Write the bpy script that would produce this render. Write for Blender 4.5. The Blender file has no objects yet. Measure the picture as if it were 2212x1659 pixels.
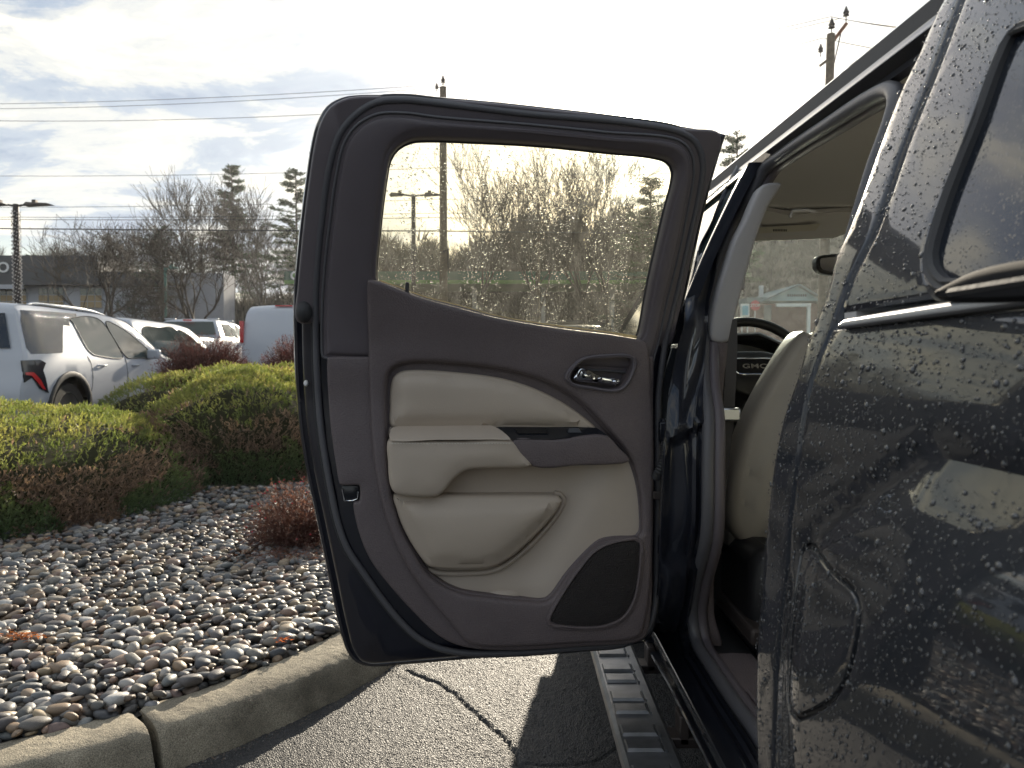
import bpy, bmesh, math, random
import numpy as np
from mathutils import Vector, Matrix
from mathutils.geometry import delaunay_2d_cdt
random.seed(7); rng = np.random.default_rng(7)
scn = bpy.context.scene
C = scn.collection
R = math.radians

# ------------------------------------------------------------------ camera
CH = 1.18; FP = 1650.0; PITCH = math.atan(49.5/FP)
cam_d = bpy.data.cameras.new('camera'); cam = bpy.data.objects.new('camera', cam_d); C.objects.link(cam)
cam_d.lens = 36*FP/2212; cam_d.sensor_width = 36; cam_d.clip_start = 0.02; cam_d.clip_end = 3000
cam.location = (0, 0, CH); cam.rotation_euler = (math.pi/2-PITCH, 0, 0)
cam_d.dof.use_dof = True; cam_d.dof.focus_distance = 1.7; cam_d.dof.aperture_fstop = 9.0
scn.camera = cam

# ------------------------------------------------------------------ world, sun, exposure
SUN_EL, SUN_AZ = R(17.9), R(8.9)
sdir = Vector((math.sin(SUN_AZ)*math.cos(SUN_EL), math.cos(SUN_AZ)*math.cos(SUN_EL), math.sin(SUN_EL)))
world = bpy.data.worlds.new('World'); scn.world = world; world.use_nodes = True
nt = world.node_tree; N = nt.nodes; L = nt.links; N.clear()
def wn(t, **k):
    n = N.new(t)
    for a, b in k.items(): setattr(n, a, b)
    return n
def wmath(op, a, b=None, clamp=False):
    n = N.new('ShaderNodeMath'); n.operation = op; n.use_clamp = clamp
    for i, v in enumerate((a, b)):
        if v is None: continue
        if isinstance(v, (int, float)): n.inputs[i].default_value = v
        else: L.new(v, n.inputs[i])
    return n.outputs[0]
out = wn('ShaderNodeOutputWorld')
tc = wn('ShaderNodeTexCoord')
sky = wn('ShaderNodeTexSky', sky_type='NISHITA'); sky.sun_disc = False
sky.sun_elevation = SUN_EL; sky.sun_rotation = SUN_AZ; sky.air_density = 1.0; sky.dust_density = 1.2; sky.ozone_density = 1.0
bg1 = wn('ShaderNodeBackground'); bg1.inputs[1].default_value = 0.05; L.new(sky.outputs[0], bg1.inputs[0])
sep = wn('ShaderNodeSeparateXYZ'); L.new(tc.outputs['Generated'], sep.inputs[0])
zz = wmath('ADD', wmath('MAXIMUM', sep.outputs[2], 0.0), 0.16)
cx = wmath('DIVIDE', sep.outputs[0], zz); cy = wmath('DIVIDE', sep.outputs[1], zz)
cmb = wn('ShaderNodeCombineXYZ'); L.new(cx, cmb.inputs[0]); L.new(cy, cmb.inputs[1])
def noise(scale, detail, rough, off=(0, 0, 0), stretch=(1, 1, 1), dist=0.0):
    mp = wn('ShaderNodeMapping'); L.new(cmb.outputs[0], mp.inputs[0])
    mp.inputs['Location'].default_value = off; mp.inputs['Scale'].default_value = stretch
    n = wn('ShaderNodeTexNoise'); n.inputs['Scale'].default_value = scale; n.inputs['Detail'].default_value = detail
    n.inputs['Roughness'].default_value = rough; n.inputs['Distortion'].default_value = dist
    L.new(mp.outputs[0], n.inputs['Vector']); return n.outputs[0]
def ramp(fac, pts):
    r = wn('ShaderNodeValToRGB'); r.color_ramp.interpolation = 'EASE'
    el = r.color_ramp.elements
    el[0].position, el[0].color = pts[0][0], (*pts[0][1], 1); el[1].position, el[1].color = pts[-1][0], (*pts[-1][1], 1)
    for p, c in pts[1:-1]:
        e = el.new(p); e.color = (*c, 1)
    L.new(fac, r.inputs[0]); return r.outputs[0]
SKY_OFF = (3.1, 1.7, 0)
big = noise(0.8, 3, 0.5, SKY_OFF)
fine = noise(2.6, 10, 0.64, (9.3, 4.2, 0), (1, 1.25, 1), 0.35)
wisp = noise(1.1, 6, 0.55, (1.0, 7.7, 0), (0.7, 1.8, 1), 0.9)
cov = wmath('ADD', wmath('MULTIPLY', big, 0.55), wmath('MULTIPLY', fine, 0.45))
cover = ramp(cov, [(0.42, (0, 0, 0)), (0.52, (1, 1, 1))])
shade = wmath('ADD', wmath('MULTIPLY', fine, 0.62), wmath('MULTIPLY', wisp, 0.38))
ccol = ramp(shade, [(0.41, (0.42, 0.50, 0.63)), (0.475, (0.56, 0.64, 0.74)), (0.53, (0.86, 0.87, 0.84)), (0.60, (1.25, 1.17, 0.98))])
dt = wn('ShaderNodeVectorMath', operation='DOT_PRODUCT'); L.new(tc.outputs['Generated'], dt.inputs[0]); dt.inputs[1].default_value = sdir
d0 = wmath('MAXIMUM', dt.outputs['Value'], 0.0)
glow = wmath('ADD', wmath('MULTIPLY', wmath('POWER', d0, 12), 0.07),
       wmath('ADD', wmath('MULTIPLY', wmath('POWER', d0, 60), 0.55),
       wmath('ADD', wmath('MULTIPLY', wmath('POWER', d0, 1500), 14.0), wmath('MULTIPLY', wmath('POWER', d0, 30000), 260.0))))
bg2 = wn('ShaderNodeBackground'); bg2.inputs[1].default_value = 0.42; L.new(ccol, bg2.inputs[0])
mixc = wn('ShaderNodeMixShader')
L.new(wmath('MULTIPLY', cover, 0.93), mixc.inputs[0]); L.new(bg1.outputs[0], mixc.inputs[1]); L.new(bg2.outputs[0], mixc.inputs[2])
bg3 = wn('ShaderNodeBackground'); bg3.inputs[0].default_value = (1.0, 0.95, 0.80, 1); L.new(glow, bg3.inputs[1])
# pale veil low over the horizon
veil = wn('ShaderNodeBackground'); veil.inputs[0].default_value = (0.88, 0.88, 0.82, 1)
L.new(wmath('MULTIPLY', wmath('POWER', wmath('SUBTRACT', 1.0, wmath('MAXIMUM', sep.outputs[2], 0.0), True), 9), 0.06), veil.inputs[1])
a1 = wn('ShaderNodeAddShader'); L.new(mixc.outputs[0], a1.inputs[0]); L.new(bg3.outputs[0], a1.inputs[1])
a2 = wn('ShaderNodeAddShader'); L.new(a1.outputs[0], a2.inputs[0]); L.new(veil.outputs[0], a2.inputs[1])
L.new(a2.outputs[0], out.inputs[0])
sl = bpy.data.lights.new('sun', 'SUN'); sl.energy = 4.0; sl.angle = R(0.55); sl.color = (1.0, 0.88, 0.70)
so = bpy.data.objects.new('sun', sl); C.objects.link(so); so.rotation_euler = (-sdir).to_track_quat('-Z', 'Y').to_euler(); so.location = (5, 20, 12)
vs = scn.view_settings; vs.view_transform = 'Standard'; vs.look = 'None'; vs.exposure = 1.32; vs.gamma = 1.0; vs.use_curve_mapping = False
scn.render.engine = 'CYCLES'; cy_ = scn.cycles
cy_.max_bounces = 10; cy_.transparent_max_bounces = 24; cy_.transmission_bounces = 8; cy_.glossy_bounces = 4; cy_.diffuse_bounces = 6
cy_.caustics_reflective = False; cy_.caustics_refractive = False; cy_.sample_clamp_indirect = 6
try: cy_.use_denoising = True; cy_.denoiser = 'OPENIMAGEDENOISE'
except Exception: pass

# ------------------------------------------------------------------ materials
def mat(name, col, rough=0.5, metal=0.0, bump=None, var=None, coat=0.0, spec=None, attr=None, ior=None, coat_ior=1.5, sub=None, coat_rough=0.03, speck=None):
    """bump=(kind, scale, strength, dist)  var=(scale, amount[, second colour])"""
    m = bpy.data.materials.new(name); m.use_nodes = True
    t = m.node_tree; b = t.nodes['Principled BSDF']
    b.inputs['Base Color'].default_value = (*col, 1); b.inputs['Roughness'].default_value = rough; b.inputs['Metallic'].default_value = metal
    b.inputs['Coat Weight'].default_value = coat; b.inputs['Coat Roughness'].default_value = coat_rough; b.inputs['Coat IOR'].default_value = coat_ior
    if ior: b.inputs['IOR'].default_value = ior
    if spec is not None: b.inputs['Specular IOR Level'].default_value = spec
    tcn = t.nodes.new('ShaderNodeTexCoord')
    src = None
    if attr:
        a = t.nodes.new('ShaderNodeAttribute'); a.attribute_name = attr; src = a.outputs['Color']
    if var:
        n = t.nodes.new('ShaderNodeTexNoise'); n.inputs['Scale'].default_value = var[0]; n.inputs['Detail'].default_value = 8; n.inputs['Roughness'].default_value = 0.65
        t.links.new(tcn.outputs['Object'], n.inputs['Vector'])
        mx = t.nodes.new('ShaderNodeMix'); mx.data_type = 'RGBA'
        mr = t.nodes.new('ShaderNodeMapRange'); mr.inputs[1].default_value = 0.35; mr.inputs[2].default_value = 0.65
        t.links.new(n.outputs[0], mr.inputs[0]); t.links.new(mr.outputs[0], mx.inputs['Factor'])
        c2 = var[2] if len(var) > 2 else tuple(c*(1-var[1]) for c in col)
        if src is not None: t.links.new(src, mx.inputs['A'])
        else: mx.inputs['A'].default_value = (*col, 1)
        if src is not None:
            ml = t.nodes.new('ShaderNodeMix'); ml.data_type = 'RGBA'; ml.blend_type = 'MULTIPLY'; ml.inputs['Factor'].default_value = 1
            t.links.new(src, ml.inputs['A']); ml.inputs['B'].default_value = (1-var[1],)*3+(1,)
            t.links.new(ml.outputs['Result'], mx.inputs['B'])
        else: mx.inputs['B'].default_value = (*c2, 1)
        src = mx.outputs['Result']
    if speck:
        n = t.nodes.new('ShaderNodeTexNoise'); n.inputs['Scale'].default_value = speck[0]; n.inputs['Detail'].default_value = 3
        mp_ = t.nodes.new('ShaderNodeMapping'); mp_.inputs['Scale'].default_value = speck[3] if len(speck) > 3 else (1, 1, 1); t.links.new(tcn.outputs['Object'], mp_.inputs[0]); t.links.new(mp_.outputs[0], n.inputs['Vector'])
        mr = t.nodes.new('ShaderNodeMapRange'); mr.inputs[1].default_value = .32; mr.inputs[2].default_value = .68; mr.inputs[3].default_value = speck[1]; mr.inputs[4].default_value = speck[2]; t.links.new(n.outputs[0], mr.inputs[0])
        mu_ = t.nodes.new('ShaderNodeMix'); mu_.data_type = 'RGBA'; mu_.blend_type = 'MULTIPLY'; mu_.inputs['Factor'].default_value = 1
        if src is not None: t.links.new(src, mu_.inputs['A'])
        else: mu_.inputs['A'].default_value = (*col, 1)
        t.links.new(mr.outputs[0], mu_.inputs['B']); src = mu_.outputs['Result']
    if src is not None: t.links.new(src, b.inputs['Base Color'])
    if bump:
        kinds = bump if isinstance(bump, list) else [bump]
        prev = None
        for kd, sc_, st, ds in kinds:
            if kd == 'noise':
                n = t.nodes.new('ShaderNodeTexNoise'); n.inputs['Detail'].default_value = 6; h = n.outputs[0]
            else:
                n = t.nodes.new('ShaderNodeTexVoronoi'); h = n.outputs['Distance']
            n.inputs['Scale'].default_value = sc_
            t.links.new(tcn.outputs['Object'], n.inputs['Vector'])
            if kd == 'drops':
                n.inputs['Randomness'].default_value = 1.0
                cr = t.nodes.new('ShaderNodeMapRange'); cr.inputs[1].default_value = 0.0; cr.inputs[2].default_value = 0.34; cr.inputs[3].default_value = 1; cr.inputs[4].default_value = 0
                t.links.new(h, cr.inputs[0])
                pw = t.nodes.new('ShaderNodeMath'); pw.operation = 'POWER'; pw.inputs[1].default_value = 0.5; t.links.new(cr.outputs[0], pw.inputs[0])
                # only some cells carry a drop
                sp = t.nodes.new('ShaderNodeSeparateColor'); t.links.new(n.outputs['Color'], sp.inputs[0])
                gt = t.nodes.new('ShaderNodeMath'); gt.operation = 'GREATER_THAN'; gt.inputs[1].default_value = 0.45; t.links.new(sp.outputs[0], gt.inputs[0])
                mu = t.nodes.new('ShaderNodeMath'); mu.operation = 'MULTIPLY'; t.links.new(pw.outputs[0], mu.inputs[0]); t.links.new(gt.outputs[0], mu.inputs[1])
                h = mu.outputs[0]
            bp = t.nodes.new('ShaderNodeBump'); bp.inputs['Strength'].default_value = st; bp.inputs['Distance'].default_value = ds
            t.links.new(h, bp.inputs['Height'])
            if prev is not None: t.links.new(prev, bp.inputs['Normal'])
            prev = bp.outputs[0]
        t.links.new(prev, b.inputs['Normal'])
        if coat and any(k[0] == 'drops' for k in kinds): t.links.new(prev, b.inputs['Coat Normal'])
    return m
def glassmat(name, tint, refl_ior=1.5, rough=0.0, dirt=0.0):
    m = bpy.data.materials.new(name); m.use_nodes = True; t = m.node_tree; t.nodes.clear()
    o = t.nodes.new('ShaderNodeOutputMaterial'); tr = t.nodes.new('ShaderNodeBsdfTransparent'); tr.inputs[0].default_value = (*tint, 1)
    gl = t.nodes.new('ShaderNodeBsdfGlossy'); gl.inputs['Roughness'].default_value = rough
    lw = t.nodes.new('ShaderNodeLayerWeight'); lw.inputs[0].default_value = .5
    pw = t.nodes.new('ShaderNodeMath'); pw.operation = 'POWER'; pw.inputs[1].default_value = 5; t.links.new(lw.outputs['Facing'], pw.inputs[0])
    fr = t.nodes.new('ShaderNodeMath'); fr.operation = 'MULTIPLY_ADD'; fr.inputs[1].default_value = .93; fr.inputs[2].default_value = .045; t.links.new(pw.outputs[0], fr.inputs[0])
    mx = t.nodes.new('ShaderNodeMixShader'); t.links.new(fr.outputs[0], mx.inputs[0]); t.links.new(tr.outputs[0], mx.inputs[1]); t.links.new(gl.outputs[0], mx.inputs[2])
    res = mx.outputs[0]
    if dirt:
        tl = t.nodes.new('ShaderNodeBsdfTranslucent'); tl.inputs[0].default_value = (.8, .8, .75, 1)
        tcn = t.nodes.new('ShaderNodeTexCoord'); mp = t.nodes.new('ShaderNodeMapping'); mp.inputs['Scale'].default_value = (40, 40, 5)
        n = t.nodes.new('ShaderNodeTexNoise'); n.inputs['Scale'].default_value = 1.0; n.inputs['Detail'].default_value = 6
        t.links.new(tcn.outputs['Object'], mp.inputs[0]); t.links.new(mp.outputs[0], n.inputs['Vector'])
        mr = t.nodes.new('ShaderNodeMapRange'); mr.inputs[1].default_value = .45; mr.inputs[2].default_value = .7; mr.inputs[3].default_value = dirt*.4; mr.inputs[4].default_value = dirt
        t.links.new(n.outputs[0], mr.inputs[0])
        m2 = t.nodes.new('ShaderNodeMixShader'); t.links.new(mr.outputs[0], m2.inputs[0]); t.links.new(res, m2.inputs[1]); t.links.new(tl.outputs[0], m2.inputs[2]); res = m2.outputs[0]
    t.links.new(res, o.inputs[0]); return m
def watermat(name):
    m = bpy.data.materials.new(name); m.use_nodes = True; t = m.node_tree; t.nodes.clear()
    o = t.nodes.new('ShaderNodeOutputMaterial'); g = t.nodes.new('ShaderNodeBsdfGlass'); g.inputs['IOR'].default_value = 1.33; g.inputs['Roughness'].default_value = 0.02
    t.links.new(g.outputs[0], o.inputs[0]); return m

M = {}
NAVY = (0.0045, 0.0055, 0.012); FLAKE = (0.018, 0.021, 0.032)
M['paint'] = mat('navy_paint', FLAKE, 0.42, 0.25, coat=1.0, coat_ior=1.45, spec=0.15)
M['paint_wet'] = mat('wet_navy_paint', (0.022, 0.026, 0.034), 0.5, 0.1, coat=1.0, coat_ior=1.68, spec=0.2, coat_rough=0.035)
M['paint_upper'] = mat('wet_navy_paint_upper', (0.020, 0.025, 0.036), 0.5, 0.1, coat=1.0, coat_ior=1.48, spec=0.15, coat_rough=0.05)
M['paint_jamb'] = mat('sky_lit_jamb_paint', (0.03, 0.034, 0.045), 0.3, 0.0, coat=1.0, coat_ior=2.1)  # navy paint copied lighter and glossier to imitate bright sky on the jamb
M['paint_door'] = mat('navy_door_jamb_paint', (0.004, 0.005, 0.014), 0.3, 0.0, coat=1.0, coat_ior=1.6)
M['dark_trim'] = mat('dark_grained_plastic', (0.150, 0.124, 0.130), 0.5, bump=('voronoi', 330, 0.6, 0.0014), var=(6, 0.12), speck=(700, .8, 1.2))
M['frame_trim'] = mat('dark_smooth_plastic', (0.125, 0.110, 0.124), 0.45, bump=('noise', 260, 0.12, 0.001))
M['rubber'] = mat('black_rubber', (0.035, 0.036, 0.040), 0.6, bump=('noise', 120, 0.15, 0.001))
M['rubber_grey'] = mat('ribbed_rubber_seal', (0.10, 0.10, 0.112), 0.42, bump=('noise', 160, 0.2, 0.001))  # greyer rubber than the black strips
M['beige'] = mat('beige_vinyl', (0.52, 0.445, 0.37), 0.5, bump=('voronoi', 500, 0.22, 0.001), var=(5, 0.06))
M['beige_smooth'] = mat('beige_plastic', (0.52, 0.45, 0.385), 0.42, bump=('noise', 300, 0.08, 0.001), var=(4, 0.06))
M['leather'] = mat('beige_leather', (0.40, 0.365, 0.315), 0.45, bump=('voronoi', 380, 0.2, 0.001), var=(7, 0.08))
M['stitch'] = mat('cream_thread', (0.62, 0.58, 0.5), 0.7)
M['switch'] = mat('gloss_black_switch_plastic', (0.016, 0.018, 0.024), 0.22)
M['black'] = mat('black_plastic', (0.012, 0.012, 0.014), 0.45)
M['grille'] = mat('speaker_grille_plastic', (0.022, 0.018, 0.019), 0.6, bump=('voronoi', 330, 1.0, 0.002))
M['chrome'] = mat('chrome', (0.82, 0.84, 0.88), 0.06, 1.0)
M['satin'] = mat('satin_aluminium', (0.55, 0.57, 0.60), 0.32, 1.0, bump=('noise', 30, 0.1, 0.002))
M['tread'] = mat('wet_tread_aluminium', (0.27, 0.28, 0.30), 0.36, 0.7, var=(9, 0.4), bump=('noise', 14, 0.25, 0.004))
M['silver_trim'] = mat('brushed_silver_trim', (0.46, 0.47, 0.50), 0.45, 0.6)
M['headliner'] = mat('headliner_fabric', (0.66, 0.645, 0.64), 0.9, bump=('noise', 400, 0.1, 0.001))
M['pillar_trim'] = mat('pale_pillar_plastic', (0.42, 0.41, 0.42), 0.6, bump=('noise', 300, 0.08, 0.001))
M['floor_mat'] = mat('black_rubber_floor', (0.022, 0.022, 0.024), 0.5)
M['belt'] = mat('seat_belt_webbing', (0.055, 0.05, 0.048), 0.7)
M['dash'] = mat('dashboard_plastic', (0.02, 0.02, 0.022), 0.5)
M['glass'] = glassmat('clear_glass', (0.86, 0.90, 0.86), dirt=0.10)
M['door_glass'] = glassmat('tinted_door_glass', (0.66, 0.655, 0.56), dirt=0.04)
M['wsh'] = glassmat('windshield_glass', (0.80, 0.90, 0.87), dirt=0.07)
M['dark_glass'] = mat('dark_tinted_glass', (0.01, 0.014, 0.022), 0.04, 0.0, spec=0.7, bump=('drops', 260, 0.2, 0.001))
M['car_glass'] = mat('car_window_glass', (0.04, 0.06, 0.058), 0.05, 0.0, spec=0.5)
M['water'] = watermat('rain_water')
M['gasket'] = mat('matt_black_gasket', (0.010, 0.010, 0.012), 0.85, spec=0.15)
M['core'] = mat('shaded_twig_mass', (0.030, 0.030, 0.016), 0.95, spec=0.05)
M['bead'] = mat('rain_beads_on_paint', (0.035, 0.038, 0.045), 0.05, 0.0, coat=1.0, coat_ior=1.6)
M['white_dot'] = mat('white_plug', (0.8, 0.8, 0.8), 0.4)
M['white_paint'] = mat('white_car_paint', (0.48, 0.51, 0.57), 0.4, coat=0.3)
M['tyre'] = mat('tyre_rubber', (0.02, 0.02, 0.02), 0.7)
M['rim'] = mat('alloy', (0.35, 0.35, 0.36), 0.35, 0.8)
M['red'] = mat('red_lens', (0.45, 0.01, 0.015), 0.2, coat=0.6)
M['asphalt'] = mat('wet_asphalt', (0.060, 0.060, 0.062), 0.55, spec=0.25, var=(1.3, 0.3), bump=[('voronoi', 190, 1.0, 0.006), ('noise', 60, 0.6, 0.004)], speck=(420, .4, 1.7))
M['concrete'] = mat('weathered_concrete', (0.42, 0.37, 0.28), 0.85, var=(5, 0.5), bump=[('noise', 40, 0.9, 0.008), ('noise', 260, 1.0, 0.005)], speck=(330, .45, 1.45))
M['soil'] = mat('dark_soil', (0.03, 0.026, 0.022), 0.9, bump=('noise', 60, 0.6, 0.01))
M['leaf'] = mat('plant_foliage', (0.07, 0.11, 0.03), 0.6, attr='Col')
def _leafy():
    t = M['leaf'].node_tree; at_ = [n for n in t.nodes if n.type == 'ATTRIBUTE'][0]; b = t.nodes['Principled BSDF']
    tl = t.nodes.new('ShaderNodeBsdfTranslucent'); hs = t.nodes.new('ShaderNodeMix'); hs.data_type = 'RGBA'; hs.blend_type = 'MULTIPLY'; hs.inputs['Factor'].default_value = 1; hs.inputs['B'].default_value = (1.5, 1.5, 1.2, 1)
    t.links.new(at_.outputs['Color'], hs.inputs['A']); t.links.new(hs.outputs['Result'], tl.inputs[0])
    mx = t.nodes.new('ShaderNodeMixShader'); mx.inputs[0].default_value = .42; t.links.new(b.outputs[0], mx.inputs[1]); t.links.new(tl.outputs[0], mx.inputs[2]); t.links.new(mx.outputs[0], t.nodes['Material Output'].inputs[0])
_leafy()
M['bark'] = mat('winter_bark', (0.075, 0.060, 0.048), 0.85, var=(3, 0.3))
M['pebble_mass'] = mat('river_pebbles', (0.2, 0.2, 0.2), 0.5, attr='Col', var=(60, 0.4), bump=('noise', 90, 0.3, 0.003))
M['wood'] = mat('weathered_pole_wood', (0.17, 0.13, 0.09), 0.85, var=(8, 0.4), bump=('noise', 30, 0.5, 0.01))
M['wire'] = mat('power_cable', (0.03, 0.03, 0.035), 0.6)
M['metal_dark'] = mat('dark_bronze_metal', (0.05, 0.04, 0.038), 0.5, 0.3)
# single pebbles take a colour each from the object's random number
def pebble_single():
    m = mat('river_pebble', (0.2, 0.2, 0.2), 0.5, bump=('noise', 90, 0.25, 0.003)); t = m.node_tree; b = t.nodes['Principled BSDF']
    oi = t.nodes.new('ShaderNodeObjectInfo'); r = t.nodes.new('ShaderNodeValToRGB'); r.color_ramp.interpolation = 'CONSTANT'
    cols = PEB; el = r.color_ramp.elements
    for i, c in enumerate(cols):
        e = el[i] if i < 2 else el.new(i/len(cols))
        e.position = i/len(cols); e.color = (*c, 1)
    t.links.new(oi.outputs['Random'], r.inputs[0])
    n = t.nodes.new('ShaderNodeTexNoise'); n.inputs['Scale'].default_value = 55; n.inputs['Detail'].default_value = 5
    tcn = t.nodes.new('ShaderNodeTexCoord'); t.links.new(tcn.outputs['Object'], n.inputs['Vector'])
    mr = t.nodes.new('ShaderNodeMapRange'); mr.inputs[1].default_value = .3; mr.inputs[2].default_value = .7; mr.inputs[3].default_value = .6; mr.inputs[4].default_value = 1.25
    t.links.new(n.outputs[0], mr.inputs[0])
    mx = t.nodes.new('ShaderNodeMix'); mx.data_type = 'RGBA'; mx.blend_type = 'MULTIPLY'; mx.inputs['Factor'].default_value = 1
    t.links.new(r.outputs[0], mx.inputs['A']); t.links.new(mr.outputs[0], mx.inputs['B']); t.links.new(mx.outputs['Result'], b.inputs['Base Color'])
    return m
PEB = [(.10, .085, .07), (.34, .27, .19), (.25, .18, .12), (.17, .13, .10), (.28, .20, .15), (.10, .10, .105), (.20, .19, .18), (.075, .08, .09), (.30, .28, .25), (.14, .13, .12), (.27, .20, .14), (.12, .13, .14), (.40, .38, .36),
       (.16, .15, .15), (.20, .14, .125), (.09, .09, .085), (.24, .24, .25), (.33, .26, .17), (.13, .12, .12), (.18, .19, .19), (.11, .10, .10),
       (.22, .20, .17), (.50, .49, .47), (.15, .16, .17), (.25, .17, .13), (.08, .08, .08), (.19, .18, .16)]
M['pebble'] = pebble_single()

# ------------------------------------------------------------------ object helpers
def link(name, me, m=None, parent=None, kind=None):
    o = bpy.data.objects.new(name, me); C.objects.link(o)
    if m is not None and me is not None and len(me.materials) == 0: me.materials.append(M[m] if isinstance(m, str) else m)
    if parent is not None: o.parent = parent
    if kind: o['kind'] = kind
    return o
def tag(o, label=None, cat=None, group=None, kind=None):
    if label: o['label'] = label
    if cat: o['category'] = cat
    if group: o['group'] = group
    if kind: o['kind'] = kind
    return o
def thing(name, label, cat, loc=(0, 0, 0), rz=0, group=None):
    o = bpy.data.objects.new(name, None); C.objects.link(o); o.location = loc; o.rotation_euler = (0, 0, rz); o.empty_display_size = .1
    return tag(o, label, cat, group)
def mesh_from(verts, faces, smooth=True, name='m'):
    me = bpy.data.meshes.new(name); me.from_pydata([tuple(v) for v in verts], [], faces); me.update()
    if smooth: me.polygons.foreach_set('use_smooth', [True]*len(me.polygons))
    return me
def mesh_np(V, F, smooth=False, col=None, name='m'):
    """V (n,3) array, F (m,3 or 4) array"""
    me = bpy.data.meshes.new(name); V = np.asarray(V, np.float32); F = np.asarray(F, np.int32); k = F.shape[1]
    me.vertices.add(len(V)); me.vertices.foreach_set('co', V.ravel())
    me.loops.add(F.size); me.loops.foreach_set('vertex_index', F.ravel())
    me.polygons.add(len(F)); me.polygons.foreach_set('loop_start', np.arange(0, F.size, k, dtype=np.int32)); me.polygons.foreach_set('loop_total', np.full(len(F), k, np.int32))
    me.update(calc_edges=True)
    if smooth: me.polygons.foreach_set('use_smooth', np.ones(len(F), bool))
    if col is not None:
        a = me.color_attributes.new('Col', 'FLOAT_COLOR', 'POINT'); c4 = np.ones((len(V), 4), np.float32); c4[:, :3] = col; a.data.foreach_set('color', c4.ravel())
    me.validate(); return me
def smooth_edges(o, ang=40):
    me = o.data
    me.polygons.foreach_set('use_smooth', [True]*len(me.polygons))
    bm = bmesh.new(); bm.from_mesh(me)
    for e in bm.edges:
        if len(e.link_faces) == 2 and e.calc_face_angle(0) > R(ang): e.smooth = False
    bm.to_mesh(me); bm.free()
class MB:
    def __init__(s): s.v = []; s.f = []
    def add(s, v, f):
        b = len(s.v); s.v += [tuple(p) for p in v]; s.f += [tuple(i+b for i in q) for q in f]; return s
    def box(s, c, d, rz=0, ch=0.0, mtx=None):
        hx, hy, hz = d[0]/2, d[1]/2, d[2]/2
        cr, sr = math.cos(rz), math.sin(rz); vs = []
        for z in (-hz, hz):
            for x, y in ((-hx, -hy), (hx, -hy), (hx, hy), (-hx, hy)):
                p = Vector((x, y, z))
                if mtx is not None: p = mtx @ p
                else: p = Vector((x*cr-y*sr, x*sr+y*cr, z))
                vs.append(p+Vector(c))
        return s.add(vs, [(0, 3, 2, 1), (4, 5, 6, 7), (0, 1, 5, 4), (1, 2, 6, 5), (2, 3, 7, 6), (3, 0, 4, 7)])
    def tube(s, pts, r, n=8, cap=True, flat=None):
        pts = [Vector(p) for p in pts]; rs = r if isinstance(r, (list, tuple)) else [r]*len(pts)
        b = len(s.v); up = None
        for i, p in enumerate(pts):
            t = (pts[min(i+1, len(pts)-1)]-pts[max(i-1, 0)]).normalized()
            if up is None:
                up = Vector((0, 0, 1)) if abs(t.z) < .9 else Vector((1, 0, 0))
            a = t.cross(up).normalized(); bb = a.cross(t).normalized(); up = bb
            for k in range(n):
                th = 2*math.pi*k/n; s.v.append(tuple(p+a*(math.cos(th)*rs[i])+bb*(math.sin(th)*rs[i]*(flat or 1))))
        for i in range(len(pts)-1):
            for k in range(n):
                k2 = (k+1) % n; s.f.append((b+i*n+k, b+i*n+k2, b+(i+1)*n+k2, b+(i+1)*n+k))
        if cap:
            s.f.append(tuple(b+k for k in reversed(range(n)))); s.f.append(tuple(b+(len(pts)-1)*n+k for k in range(n)))
        return s
    def loop_tube(s, pts, r, n=8):
        pts = [Vector(p) for p in pts]; b = len(s.v); m = len(pts); up = None
        for i, p in enumerate(pts):
            t = (pts[(i+1) % m]-pts[i-1]).normalized()
            if up is None: up = Vector((0, 0, 1)) if abs(t.z) < .9 else Vector((1, 0, 0))
            a = t.cross(up).normalized(); bb = a.cross(t).normalized(); up = bb
            for k in range(n):
                th = 2*math.pi*k/n; s.v.append(tuple(p+a*(math.cos(th)*r)+bb*(math.sin(th)*r)))
        for i in range(m):
            j = (i+1) % m
            for k in range(n):
                k2 = (k+1) % n; s.f.append((b+i*n+k, b+i*n+k2, b+j*n+k2, b+j*n+k))
        return s
    def grid(s, P):
        b = len(s.v); h = len(P); w = len(P[0])
        for row in P: s.v += [tuple(p) for p in row]
        for i in range(h-1):
            for j in range(w-1): s.f.append((b+i*w+j, b+i*w+j+1, b+(i+1)*w+j+1, b+(i+1)*w+j))
        return s
    def lathe(s, prof, c=(0, 0, 0), n=20, axis='z'):
        b = len(s.v)
        for r, z in prof:
            for k in range(n):
                th = 2*math.pi*k/n; x, y = r*math.cos(th), r*math.sin(th)
                p = (x, y, z) if axis == 'z' else ((z, x, y) if axis == 'x' else (x, z, y))
                s.v.append((p[0]+c[0], p[1]+c[1], p[2]+c[2]))
        for i in range(len(prof)-1):
            for k in range(n):
                k2 = (k+1) % n; s.f.append((b+i*n+k, b+i*n+k2, b+(i+1)*n+k2, b+(i+1)*n+k))
        return s
    def build(s, name, m, parent=None, ang=40, kind=None, bevel=0):
        o = link(name, mesh_from(s.v, s.f, True, name), m, parent, kind); 
        if bevel:
            bv = o.modifiers.new('bevel', 'BEVEL'); bv.width = bevel; bv.segments = 2; bv.limit_method = 'ANGLE'; bv.angle_limit = R(40)
        smooth_edges(o, ang); return o

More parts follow.
